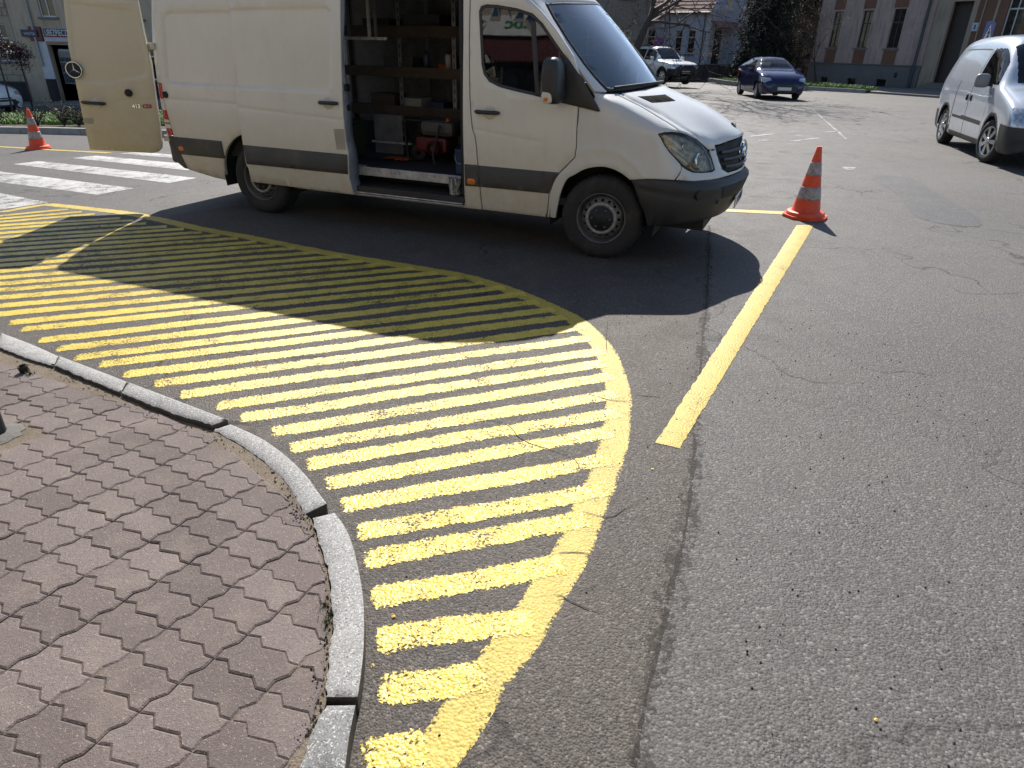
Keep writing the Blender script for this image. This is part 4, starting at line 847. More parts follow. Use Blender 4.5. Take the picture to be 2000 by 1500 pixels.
gr_uv = [(6.128, 3.58), (6.609, 3.65), (8, 3.73)]; gr_top = [(8, 6.06), (7.4, 6.08), (6.45, 6.09), (5.83, 5.80), (5.835, 5.02), (5.84, 4.40), (5.88, 3.90)]
grille = panel('grille', shrink(sc_(sym(gr_uv)+[(16-u, v) for u, v in gr_top[::-1] if u < 7.99]+gr_top), .002), S, M_black, van, grid=.05, raise_=-.012, skirt=.02)
for v in (4.05, 4.62, 5.2): MB().tube([Vector(S(u*.2, v*.1))+Vector((.004, 0, 0)) for u in [5.97+4.06*k/24 for k in range(25)]], .017, 8).build('grille_bar', M_blackpl, grille)
ya = R(-13); star_emblem('emblem', frame_at(Vector((.962, -.045, .858)), Vector((-math.sin(ya), math.cos(ya), 0)), Vector((-.12*math.cos(ya), -.12*math.sin(ya), .993)), Vector((.993*math.cos(ya), .993*math.sin(ya), .12))), .098, grille, back=False)
c = Vector(S(7.73*.2, .724)); star_emblem('emblem', frame_at(Vector((.852, 0, 1.058)), Vector((0, 1, 0)), Vector((-.75, 0, .66)), Vector((.66, 0, .75))), .028, hood)
pl_ = MB().box(.992, 1.004, -.26, .26, .405, .515, .004).build('number_plate', M_plate, bumper)
for k, y in enumerate((-.16, -.10, -.02, .04, .10, .16, .21)): MB().box(1.0045, 1.0055, y-.018, y+.018, .428, .492).build('plate_mark', M_red if k < 1 else M_black, pl_)
disc(S, 5.28*.2, .1075, .016, .006, M_black, 'tow_cover', bumper)
# -- windscreen, pillars, roof
def SC(side=1):
    T = tensor(CAB, side); return lambda a, b: T(a/.2, b/.3)
s3 = lambda L: [(u*.2, v*.3) for u, v in L]
ws_edge = [(1.12, .02), (.90, .5), (.79, .92), (.76, 1.73), (.85, 2.40), (1.05, 2.97)]
ws_top = [(1.7, 2.98), (2.84, 2.97), (4, 2.98), (5, 2.98)]
ws_poly = [(5, .02), (3, .02), (1.12, .02)]+ws_edge[1:]+ws_top
ws_full = s3([(1.12, .02), (3, .02), (5, .02), (7, .02), (8.88, .02)]+[(10-u, v) for u, v in ws_edge[1:]]+[(10-u, v) for u, v in ws_top]+ws_top[::-1][1:]+ws_edge[::-1][:-1])
C = SC()
ws = panel('windscreen', shrink(ws_full, .004), C, M_ws, van, grid=.08, skirt=0, drop=0)
panel('windscreen_border', shrink(ws_full, .001), C, M_black, ws, holes=[offset_loop(densify(ws_full if area(ws_full) > 0 else ws_full[::-1], .05), .032)], grid=.3, raise_=.002, skirt=.01)
for sd in (1, -1):
    panel('windscreen_pillar', shrink(s3([(.03, .02)]+[(u-.03, v) for u, v in ws_edge]+[(u, v+.03) for u, v in ws_top]+[(5, 6.98), (.03, 6.98)]), .001), SC(sd), M_vanfront, van, grid=.09, skirt=.02, flip=sd < 0)
ZR = [2.12, 2.18, 2.25, 2.31, 2.36, 2.40, 2.42, 2.44, 2.455, 2.465]
cs = [(-interp(HW, z), z) for z in ZR]; cs = cs+[(-y, z) for y, z in cs[::-1]][0:]
m = MB(); xs_ = [-1.60, -2.2, -3.0, -3.8, -4.5, -4.66, -4.72]
for x in xs_: m.v += [(x, y*(.985 if x < -4.7 else 1), z-(.03 if x < -4.7 else 0)) for y, z in cs]
n_ = len(cs); m.f = [(i*n_+k, (i+1)*n_+k, (i+1)*n_+k+1, i*n_+k+1) for i in range(len(xs_)-1) for k in range(n_-1)]; m.sm = [True]*len(m.f); m.build('roof', M_van, van)
m = MB(); zl = [.30, .5, .8, 1.1, 1.4, 1.7, 1.95, 2.12]
for x in (-1.24, -1.62): m.v += [(x, -interp(HW, z), z) for z in (2.10, 2.14, 2.19, 2.25)]
m.f = [(k, k+1, k+5, k+4) for k in range(3)]; m.sm = [True]*3; m.build('roof_rail', M_van, van)
# -- left flank (far side)
SL = lambda x, z: (x, interp(HW, z), z)
left_poly = [(-4.65, .37), (-4.14, .302)]+[q for q in arch_r if q[1] > .305]+[(-3.19, .302), (-1.12, .302), (-1.24, 2.12), (-4.70, 2.12), (-4.85, 1.22)]
panel('body_side', left_poly, SL, M_van, van, grid=.2, skirt=.03, flip=True)
ld = panel('front_door', shrink(d_poly, .003), SL, M_van, van, holes=[w_hole], grid=.15, skirt=.03, flip=True)
panel('window_glass', offset_loop(densify(w_cw, .04), .006), lambda x, z: (x, interp(HW, z)-.007, z), M_glass, ld, grid=.15, skirt=0, drop=0, flip=True)
blob('wing_mirror', M_blackpl, ld, (-.345, 1.115, 1.40), .062, .115, .165, 3.4, 12, -.012)
# -- wheels
def steel_wheel(loc, r=.345, wd=.225, steer=0., right=True):
    w = MB().lathe([(.05, .068), (.19, .072), (.19, .16), (.05, .16)], 24, 'y').build('wheel', M_black, van)
    w.location = loc; w.rotation_euler = (0, 0, steer+(0 if right else math.pi))
    prof = [(.205, .012), (.212, .0), (.225, -.004), (.27, -.012), (.305, -.010), (.328, .004), (r-.004, .022), (r, .04), (r, wd-.04), (r-.004, wd-.02), (.30, wd), (.21, wd-.01)]
    t = MB().lathe(prof, 56, 'y')
    for k in range(48):
        a0 = 2*math.pi*k/48
        for (y0, y1, off) in ((.028, .075, 0), (.080, .145, .5), (.15, .197, 0)):
            aa = a0+off*2*math.pi/48; da = .045
            t.add([(rr*math.cos(a_), y, rr*math.sin(a_)) for rr in (r-.002, r+.004) for a_ in (aa-da, aa+da) for y in (y0, y1)], [(4, 5, 7, 6), (0, 1, 5, 4), (2, 6, 7, 3), (0, 4, 6, 2), (1, 3, 7, 5)])
    t.build('tyre', M_rubber, w)
    rim = MB().lathe([(.208, .004), (.214, -.002), (.206, -.006), (.198, .006), (.192, .03), (.188, .045), (.185, .05)], 48, 'y').build('rim', M_steel, w)
    holes_ = [[(.152*math.cos(R(22.5*k))+.0125*math.cos(R(30*j)), .152*math.sin(R(22.5*k))+.0125*math.sin(R(30*j))) for j in range(12)] for k in range(16)]
    def S_disc(a, b):
        q = math.hypot(a, b); return (a, interp([(0, .004), (.09, .006), (.112, .004), (.125, -.004), (.14, .012), (.165, .026), (.187, .046)], q), b)
    circ = [(.187*math.cos(R(7.5*k)), .187*math.sin(R(7.5*k))) for k in range(48)]
    panel('wheel_disc', circ, S_disc, M_steel, w, holes=holes_, grid=.028, inset=.002, drop=.001, skirt=.012, dens=.02)
    MB().lathe([(.108, .003), (.118, -.006), (.128, -.004), (.134, .006)], 48, 'y').build('wheel_ring', M_steelring, w)
    MB().lathe([(.104, .004), (.100, -.004), (.05, -.008), (.045, -.016), (.0001, -.018)], 36, 'y').build('hub_cap', M_black, w)
    for k in range(6): MB().lathe([(.010, .0), (.010, -.014), (.0001, -.016)], 8, 'y', (.076*math.cos(R(60*k)), -.004, .076*math.sin(R(60*k)))).build('wheel_nut', M_steel, w)
    return w
steel_wheel((0, -.955, .348), steer=R(4)); steel_wheel((-3.665, -.945, .348))
steel_wheel((0, .955, .348), right=False); steel_wheel((-3.665, .945, .348), right=False)
for x in (0, -3.665):
    for sd in (-1, 1):
        m = MB(); n_ = 20
        for k in range(n_+1):
            a = R(-12+204*k/n_); rr = .46; m.v += [(x+rr*math.cos(a), sd*.965 if sd < 0 else .965, .345+rr*math.sin(a)), (x+rr*math.cos(a), sd*.62, .345+rr*math.sin(a))]
        m.f = [(2*k, 2*k+1, 2*k+3, 2*k+2) for k in range(n_)]; m.sm = [True]*n_; m.add([(x-.46, sd*.62, .25), (x+.46, sd*.62, .25), (x+.46, sd*.62, .82), (x-.46, sd*.62, .82)], [(0, 1, 2, 3)]); m.build('wheel_arch_liner', M_black, van)
# -- underbody, floor, inside walls, partition, step
MB().box(-4.75, .80, -.60, .60, .26, .50).build('underbody', M_black, van)
MB().box(-3.18, -.50, -.90, .90, .30, .40).build('underbody', M_black, van); MB().box(-4.62, -4.15, -.90, .90, .36, .5).build('underbody', M_black, van)
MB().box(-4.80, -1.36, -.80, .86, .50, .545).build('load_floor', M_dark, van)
M_whitetrim = simple('scuffed_white_trim', (.40, .40, .395), .5, var=.2, scale=9, dirt=((.06, .055, .05), 22, .8))
trim = MB().box(-2.50, -1.40, -.815, -.795, .475, .556, .004).build('floor_edge_trim', M_whitetrim, van)
MB().box(-2.62, -2.50, -.83, -.70, .475, .552, .004).build('floor_edge_trim', M_whitetrim, van)
MB().box(-2.62, -1.29, -.955, -.80, .375, .395, .004).build('step', M_black, van); MB().box(-2.62, -1.29, -.965, -.955, .33, .40).build('step_edge', M_blackpl, van)
for z_, y_ in ((.342, -.976), (.322, -.968)): MB().tube([(-2.50, y_, z_), (-1.9, y_, z_), (-1.30, y_, z_)], .008, 8).build('door_rail', M_alu, van)
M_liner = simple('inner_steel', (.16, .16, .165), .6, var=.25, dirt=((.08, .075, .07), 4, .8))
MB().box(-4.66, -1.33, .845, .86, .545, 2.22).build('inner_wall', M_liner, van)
MB().box(-4.66, -1.33, -.82, .82, 2.27, 2.29).build('inner_ceiling', M_dark, van)
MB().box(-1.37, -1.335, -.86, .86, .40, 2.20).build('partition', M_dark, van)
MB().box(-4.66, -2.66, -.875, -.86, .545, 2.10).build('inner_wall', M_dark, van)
# -- cab: dashboard, seats, steering wheel
M_dash = simple('dashboard_grey', (.05, .052, .055), .7); M_seat = simple('seat_cloth', (.035, .036, .042), .9, bump=.2)
MB().box(-.42, .12, -.88, .88, .95, 1.22, .06).build('dashboard', M_dash, van)
for y in (-.45, .45):
    st = MB().box(-1.12, -.60, y-.25, y+.25, .62, .80, .06).build('seat', M_seat, van); MB().box(-1.25, -1.08, y-.24, y+.24, .78, 1.40, .06).build('seat_back', M_seat, st); MB().box(-1.24, -1.14, y-.13, y+.13, 1.43, 1.64, .04).build('head_rest', M_seat, st)
MB().box(-1.33, .1, -.93, .93, .42, .48).build('cab_floor', M_dark, van)
MB().tube([(-.48+.10*math.cos(a*math.pi/12), .45+.19*math.sin(a*math.pi/12), 1.20+.16*math.cos(a*math.pi/12)) for a in range(25)], .014, 8, False).build('steering_wheel', M_black, van)
MB().tube([(-.05+.02, -.75, 1.353), (.12, -.35, 1.372), (.17, .05, 1.376)], .010, 6).build('wiper', M_black, van); MB().tube([(.10, .05, 1.372), (.115, .42, 1.365), (.03, .78, 1.352)], .010, 6).build('wiper', M_black, van)
m = MB(); T_ = tensor(NOSE)
pts_a = [T_(u, 8.97) for u in [3.3+9.4*k/24 for k in range(25)]]; T2 = tensor(CAB)
pts_b = [tuple(Vector(q)+Vector((-.10, 0, .012))) for q in pts_a]
m.add([tuple(Vector(q)+Vector((0, 0, -.006))) for q in pts_a]+pts_b, [(k, k+1, 26+k, 25+k) for k in range(24)], True); m.build('cowl', M_black, van)
# ---------------------------------------------------------------- cargo: every thing inside the van stands on its own
def van_pt(x, y, z): c_, s_ = math.cos(VYAW), math.sin(VYAW); return (VX+c_*x-s_*y, VY+s_*x+c_*y, z)
def cargo(name, label, cat, x, y, z, rz=0., group=None): return tag(empty(name, van_pt(x, y, z), VYAW+rz), label, cat, group)
M_wood = simple('shelf_plywood', (.060, .044, .032), .8, var=.3, scale=10); M_angle = simple('perforated_steel', (.22, .23, .26), .45, .6, var=.2)
rk = cargo('shelf_rack', 'steel shelf rack with plywood boards inside the open van', 'shelf rack', -2.6, .2, .548)
for x in (-1.12, -.02, .62, 1.18):
    for y in (.0, .58):
        p = MB().box(x-.022, x+.022, y-.003, y+.003, 0, 1.70); p.box(x-.022, x-.016, y, y+.04, 0, 1.70)
        po = p.build('post', M_angle, rk)
        if y == 0 and x in (-.02, .62):
            for k in range(20): MB().box(x-.006, x+.006, y-.0045, y-.003, .06+k*.082, .10+k*.082).build('slot', M_black, po)
for z, h in ((.42, .10), (.80, .10), (1.18, .09)):
    MB().box(-1.15, 1.20, -.01, .60, z, z+.022).build('shelf_board', M_wood, rk); MB().box(-1.15, 1.20, -.022, -.008, z-.03, z+.07).build('shelf_lip', M_wood, rk)
def crate(x, y, z, sx, sy, sz, mat, name, label, cat, rz=0., lid=None):
    o = cargo(name, label, cat, x, y, z, rz); m = MB(); t = .008
    m.box(-sx, sx, -sy, sy, 0, t); m.box(-sx, sx, -sy, -sy+t, t, sz); m.box(-sx, sx, sy-t, sy, t, sz); m.box(-sx, -sx+t, -sy+t, sy-t, t, sz); m.box(sx-t, sx, -sy+t, sy-t, t, sz); m.build('box_body', mat, o)
    MB().box(-sx-.006, sx+.006, -sy-.006, sy+.006, sz, sz+.018, .004).build('lid', lid or mat, o); return o
M_whitebox = simple('white_plastic', (.33, .33, .32), .5, dirt=((.15, .13, .1), 9, .7)); M_bluebox = simple('blue_plastic', (.03, .05, .12), .5); M_card = simple('cardboard', (.07, .05, .035), .85); M_orange = simple('orange_cloth', (.40, .085, .02), .8); M_redm = simple('red_machine_paint', (.10, .012, .014), .45, dirt=((.05, .04, .035), 12, .7)); M_grey = simple('grey_plastic', (.06, .063, .06), .55)
crate(-2.58, .42, .991, .13, .11, .10, M_whitebox, 'storage_box', 'white plastic box on the lower shelf inside the van', 'box'); crate(-2.28, .45, .991, .09, .12, .07, M_bluebox, 'storage_box', 'blue plastic box on the lower shelf inside the van', 'box')
crate(-2.95, .45, .991, .15, .12, .13, M_card, 'storage_box', 'brown cardboard box on the lower shelf inside the van', 'box'); crate(-2.15, .5, 1.371, .12, .1, .06, M_orange, 'storage_box', 'orange tool box on the middle shelf inside the van', 'box')
crate(-2.75, .5, 1.371, .18, .13, .12, M_grey, 'storage_box', 'grey plastic box on the middle shelf inside the van', 'box'); crate(-2.45, .5, 1.75, .22, .14, .14, M_grey, 'storage_box', 'grey plastic box on the top shelf inside the van', 'box'); crate(-3.0, .5, 1.75, .16, .14, .1, M_card, 'storage_box', 'brown cardboard box on the top shelf inside the van', 'box')
for k, (x, mt, lb) in enumerate([(-2.02, M_redm, 'red spray can standing on the middle shelf inside the van'), (-2.10, M_whitebox, 'white spray can standing on the middle shelf inside the van'), (-2.36, M_bluebox, 'blue spray can standing on the middle shelf inside the van')]):
    o = cargo('spray_can', lb, 'can', x, .3, 1.371); MB().lathe([(.0001, 0), (.033, 0), (.033, .16), (.022, .175), (.0001, .176)], 16).build('can_body', mt, o); MB().lathe([(.02, .174), (.02, .20), (.0001, .202)], 12).build('cap', M_black, o)
o = cargo('cable_reel', 'coil of dark cable hanging from the lower shelf in the van', 'cable', -2.85, .16, .80); MB().tube([(.10*math.cos(a*.4)*(1+.02*math.sin(a)), .012*math.sin(a*1.7), .12*math.sin(a*.4)) for a in range(80)], .008, 6).build('cable', M_black, o)
o = cargo('jerry_can', 'dark green jerry can standing on the van floor at the rear', 'can', -2.95, -.35, .547); MB().box(-.10, .10, -.16, .16, 0, .34, .03).build('can_body', simple('olive_green', (.03, .04, .02), .5), o); MB().tube([(0, -.09, .33), (0, -.09, .38), (0, .09, .38), (0, .09, .33)], .012, 6).build('handle', M_black, o)
# line-marking machine: red engine on a black tube frame with grey tank
lm = cargo('marking_machine', 'red engined line marking machine with grey tank standing in the van', 'machine', -1.98, -.18, .547)
MB().tube([(-.33, -.05, .02), (-.36, -.05, .36), (-.33, -.05, .40), (-.10, -.05, .40)], .014, 8).build('frame', M_black, lm); MB().tube([(-.33, .25, .02), (-.36, .25, .36), (-.33, .25, .40), (-.10, .25, .40)], .014, 8).build('frame', M_black, lm)
MB().box(-.16, .22, -.10, .26, .26, .41, .05).build('tank', M_grey, lm); MB().box(-.24, .12, -.06, .22, .10, .25, .03).build('engine', M_redm, lm); MB().lathe([(.05, -.02), (.07, 0), (.07, .05), (.04, .07), (.0001, .07)], 18, 'y', (.02, -.16, .16)).build('engine', M_redm, lm)
for x, y in ((-.22, -.02), (-.22, .22), (.2, .1)): MB().lathe([(.03, -.02), (.085, -.02), (.085, .02), (.03, .02)], 20, 'y', (x, y, .085)).build('wheel', M_rubber, lm)
MB().tube([(.10, -.14, .38), (.06, -.22, .10), (.09, -.24, .02)], .013, 8).build('hose', M_black, lm); MB().lathe([(.018, 0), (.018, .03), (.0001, .035)], 12, 'z', (.16, -.08, .41)).build('cap', M_orange, lm)
# paint pails by the door
def pail(x, y, z, r, h, label, body_mat, group=None):
    o = cargo('paint_pail', label, 'pail', x, y, z); MB().lathe([(.0001, 0), (r*.92, 0), (r*.95, .01), (r, h*.92), (r*1.04, h*.94), (r*1.04, h), (r*.97, h), (r*.95, h*.93), (.0001, h*.90)], 32).build('pail_body', body_mat, o)
    MB().tube([(r*1.03*math.cos(R(a)), r*1.03*math.sin(R(a))-.0, h*.85-.06*math.sin(R(a))*0-.10*math.sin(math.pi*(a+180)/180)*(-1)*0-.09*math.sin(math.pi*(a-180)/180)) for a in range(180, 361, 15)], .003, 6).build('wire_handle', M_alu, o); return o
g = NG('pail_paint_drips'); o_ = g.obj(); n_v = g.noise(g.n('Mapping', {0: o_, 'Scale': (1., 1., .18)}).outputs[0], 45, 4, .6)
g.set(Base_Color=g.mix(g.ramp(n_v, [(.48, 0.), (.54, 1.)]), (.42, .42, .41), (.10, .10, .11)), Roughness=.4); M_drip = g.m
pail(-1.43, -.865, .397, .055, .15, 'paint splashed white pail standing on the van step', M_drip); pail(-1.47, -.62, .547, .075, .22, 'dark blue paint pail on the van floor edge', M_bluebox)
cl_ = cargo('folded_rag', 'orange rag lying on the van floor', 'rag', -2.42, -.25, .547)
m = MB(); r = random.Random(3); n_ = 9
m.add([(-.14+.28*i/n_, -.08+.16*j/n_, .004+.03*abs(math.sin(i*1.3+j*.7))*r.uniform(.5, 1)) for j in range(n_+1) for i in range(n_+1)], [(j*(n_+1)+i, j*(n_+1)+i+1, (j+1)*(n_+1)+i+1, (j+1)*(n_+1)+i) for j in range(n_) for i in range(n_)], True); m.build('cloth', M_orange, cl_)
lf = cargo('metal_frame', 'white metal bracket frame hanging at the top of the van opening', 'frame', -2.55, -.42, 1.66)
MB().box(-.30, .18, -.012, .012, 0, .024).build('rail', M_whitetrim, lf); MB().box(-.02, .004, -.012, .012, .024, .63).build('upright', M_whitetrim, lf); MB().box(.05, .074, -.004, .02, .024, .63).build('upright', M_angle, lf); MB().box(-.26, -.236, -.004, .02, .024, .63).build('upright', M_angle, lf)
bx = cargo('tool_board', 'white board leaning against the inner wall of the van', 'board', -2.72, .12, .547); MB().box(-.22, .14, -.008, .008, .0, .40, .003).build('panel', M_liner, bx); MB().box(-.2, .3, -.1, -.08, .12, .14).build('bar', M_whitetrim, bx)
# things on the dashboard
def heap(name, label, cat, x, y, z, sx, sy, sz, mat, seed):
    o = cargo(name, label, cat, x, y, z); m = MB(); r = random.Random(seed); n_ = 10
    h = [[r.uniform(.3, 1)*max(0, 1-((i-n_/2)/(n_/2))**2)*max(0, 1-((j-n_/2)/(n_/2))**2) for i in range(n_+1)] for j in range(n_+1)]
    m.add([(-sx+2*sx*i/n_, -sy+2*sy*j/n_, sz*h[j][i]) for j in range(n_+1) for i in range(n_+1)], [(j*(n_+1)+i, j*(n_+1)+i+1, (j+1)*(n_+1)+i+1, (j+1)*(n_+1)+i) for j in range(n_) for i in range(n_)], True); m.build('cloth', mat, o); return o
heap('safety_vest', 'crumpled orange safety vest on the van dashboard', 'vest', -.12, -.55, 1.222, .16, .18, .13, M_orange, 4); heap('paper_sheet', 'white papers lying on the van dashboard', 'paper', -.05, -.25, 1.222, .12, .12, .025, M_whitebox, 5)

# ================================================================ OTHER VEHICLES (local frame: x forward from front axle, y left, z up)
def car_paint(name, c, metal=.3, rough=.28, coat=.7):
    g = NG(name); o = g.obj(); n = g.noise(o, 3, 5); d = g.math('MULTIPLY', g.math('SUBTRACT', .75, g.sep(o)[2]), .7, True)
    base = g.ramp(n, [(.3, tuple(x*.92 for x in c)), (.7, c)]); base = g.mix(g.math('MULTIPLY', d, g.ramp(g.noise(o, 9, 5), [(.3, .2), (.7, 1.)])), base, (.16, .14, .12))
    g.set(Base_Color=base, Roughness=rough, Metallic=metal, Coat_Weight=coat, Coat_Roughness=.06, Normal=g.bump(g.noise(o, 1.1, 2), .05, .02)); return g.m
M_cglass = glass('car_glass', (.20, .23, .25), 1.0); M_alloy = simple('alloy_rim', (.52, .53, .54), .3, .9, var=.1); M_headlens = simple('headlamp_silver', (.55, .56, .57), .16, .7, var=.3, scale=30)
def cr1(vals, t):
    n = len(vals); i = min(max(int(t), 0), n-2); f = t-i; a = vals[max(i-1, 0)]; b = vals[i]; c = vals[i+1]; d = vals[min(i+2, n-1)]
    f2 = f*f; f3 = f2*f; return .5*(2*b+(c-a)*f+(2*a-5*b+4*c-d)*f2+(3*b-a-3*c+d)*f3)
def loft_car(st, nx=190, nv=64):
    """rows of points: [ix][iv] from sill to roof centre, right side (y negative)"""
    secs = []
    for (x, zb, zl, zt, ws, wm, wt) in st:
        zm = zb+(zl-zb)*.55
        secs.append([(x, -ws*.93, zb), (x, -ws, zb+.09), (x, -wm, zm), (x, -(wm-.012), zl), (x, -(wt+(wm-wt)*.18), zl+(zt-zl)*.72), (x, -wt*.80, zt-(zt-zl)*.06), (x, -wt*.42, zt-.006), (x, 0, zt)])
    nk = len(secs[0]); rows = []
    for i in range(nx+1):
        t = i/nx*(len(secs)-1); sec = [tuple(cr1([s_[k][d] for s_ in secs], t) for d in range(3)) for k in range(nk)]
        rows.append([tuple(cr1([q[d] for q in sec], j/nv*(nk-1)) for d in range(3)) for j in range(nv+1)])
    return rows, nv
def build_car(name, label, cat, st, paint, cls, wheels, wr, extra, group=None, nx=260, nv=104):
    root = tag(empty(name), label, cat, group); rows, nv = loft_car(st, nx, nv); groups = {}
    for sd in (1, -1):
        for i in range(nx):
            for j in range(nv):
                q = [rows[i][j], rows[i+1][j], rows[i+1][j+1], rows[i][j+1]]; c = [sum(p[d] for p in q)/4 for d in range(3)]
                k = cls(c[0], abs(c[1]), c[2], j/nv, i/nx)
                if k is None: continue
                if k == 'bumper': k = 'front_bumper' if c[0] > -1 else 'rear_bumper'
                key = (k, sd if k not in ('body', 'windscreen', 'rear_window', 'grille') else 0)
                if k == 'wheel_arch_trim': key = (k, sd, c[0] > -1)
                if k == 'seam': key = (k, sd, round(c[0], 0), c[2] > 1.5)
                if k in ('side_window',): key = (k, sd, cls.win(c[0]))
                m = groups.setdefault(key, MB()); pts = [(p[0], p[1]*sd, p[2]) for p in q]; m.v += pts; n = len(m.v)
                m.f.append((n-4, n-1, n-2, n-3) if sd > 0 else (n-4, n-3, n-2, n-1)); m.sm.append(True)
    mats = {'body': paint, 'windscreen': M_cglass, 'side_window': M_cglass, 'rear_window': M_cglass, 'front_bumper': M_blackpl, 'rear_bumper': M_blackpl, 'wheel_arch_trim': M_blackpl, 'side_moulding': M_blackpl, 'headlamp': M_headlens, 'tail_lamp': M_redlens, 'grille': M_black, 'sill': M_blackpl, 'seam': M_black}
    body = None
    for key in sorted(groups, key=lambda k: k[0] != 'body'):
        m = groups[key]; bm = bmesh.new(); vs_ = [bm.verts.new(p) for p in m.v]
        for f in m.f: bm.faces.new([vs_[i] for i in f])
        bmesh.ops.remove_doubles(bm, verts=bm.verts, dist=.0008); me = bpy.data.meshes.new(key[0]); bm.to_mesh(me); bm.free()
        for p in me.polygons: p.use_smooth = True
        me.materials.append(mats[key[0]]); o = bpy.data.objects.new(key[0], me); col.objects.link(o); o.parent = root
        if key[0] == 'body': body = o
    # end caps
    for e, nm in ((rows[0], 'front_cap'), (rows[-1], 'rear_cap')):
        loop = e+[(x, -y, z) for x, y, z in e[::-1][1:]]; MB().add(loop, [tuple(range(len(loop))) if nm == 'front_cap' else tuple(range(len(loop)))[::-1]]).build(nm, M_blackpl if nm == 'front_cap' else paint, root)
    tw = max(s_[4] for s_ in st)-.10
    for wx, steer in ((0, wheels[1]), (wheels[0], 0)):
        for sd in (-1, 1):
            w = MB().lathe([(.02, .02), (wr*.62, .03), (wr*.62, .17), (.02, .17)], 20, 'y').build('wheel', M_black, root); w.location = (wx, sd*(tw+.095), wr); w.rotation_euler = (0, 0, steer+(0 if sd < 0 else math.pi))
            MB().lathe([(wr*.66, .01), (wr*.7, -.003), (wr*.88, -.006), (wr*.98, .015), (wr, .035), (wr, .165), (wr*.97, .18), (wr*.66, .18)], 36, 'y').build('tyre', M_rubber, w)
            m = MB().lathe([(wr*.68, .004), (wr*.645, -.002), (wr*.62, .02), (wr*.60, .06)], 36, 'y'); 
            for k in range(7 if extra.get('alloy') else 9):
                a = 2*math.pi*k/(7 if extra.get('alloy') else 9); ca, sa = math.cos(a), math.sin(a); hw_ = .024
                m.add([(ca*rr-sa*h_, yy, sa*rr+ca*h_) for rr, yy, hs in ((wr*.12, -.002, 1), (wr*.64, .006, 1.3)) for h_ in (-hw_*hs, hw_*hs)]+[(ca*rr-sa*h_, yy+.03, sa*rr+ca*h_) for rr, yy, hs in ((wr*.12, -.002, 1), (wr*.64, .006, 1.3)) for h_ in (-hw_*hs, hw_*hs)], [(0, 1, 3, 2), (0, 2, 6, 4), (1, 5, 7, 3)])
            m.lathe([(wr*.17, .0), (wr*.15, -.012), (.0001, -.014)], 16, 'y'); m.build('rim', M_alloy, w)
        for sd in (-1, 1):
            m = MB(); n_ = 16
            for k in range(n_+1):
                a = R(180*k/n_); rr = wr+.06; m.v += [(wx+rr*math.cos(a), sd*(tw+.09), wr+rr*math.sin(a)), (wx+rr*math.cos(a), sd*(tw-.25), wr+rr*math.sin(a))]
            m.f = [(2*k, 2*k+1, 2*k+3, 2*k+2) for k in range(n_)]; m.sm = [True]*n_; m.build('wheel_arch_liner', M_black, root)
    MB().box(wheels[0]-.5, .5, -.45, .45, .2, .4).build('underbody', M_black, root)
    zs = extra['seat_z']
    for sx_ in extra['seats']:
        for y in (-.36, .36):
            MB().box(sx_-.08, sx_+.06, y-.22, y+.22, zs-.3, zs+.32, .05).build('seat', M_seat, root); MB().box(sx_-.07, sx_+.03, y-.11, y+.11, zs+.34, zs+.50, .03).build('head_rest', M_seat, root)
    MB().box(extra['dash'][0], extra['dash'][1], -.62, .62, extra['dash'][2]-.2, extra['dash'][2], .05).build('dashboard', M_dash, root)
    for sd in (-1, 1):
        mx, my, mz = extra['mirror']; sz = extra.get('msize', (.05, .10, .075))
        mo = blob('wing_mirror', extra.get('mmat', paint), root, (mx, sd*my, mz), sz[0], sz[1], sz[2], 4.0, 12); MB().box(mx-.04, mx+.02, sd*(my-.16), sd*(my-.06), mz-.07, mz-.03, .008).build('mirror_foot', M_black, mo)
    for hx, hz, hy in extra.get('handles', []):
        for sd in (-1, 1): blob('door_handle', M_black if extra.get('dark_handles') else paint, root, (hx, sd*hy, hz), .075 if not extra.get('dark_handles') else .03, .02, .018 if not extra.get('dark_handles') else .05, 3, 8)
    px, pz = extra['plate']; pl = MB().box(px-.006, px+.006, -.26, .26, pz-.055, pz+.055, .003).build('number_plate', M_plate, root)
    return root
def arch(x, z, wx, wr): return math.hypot(x-wx, z-wr)
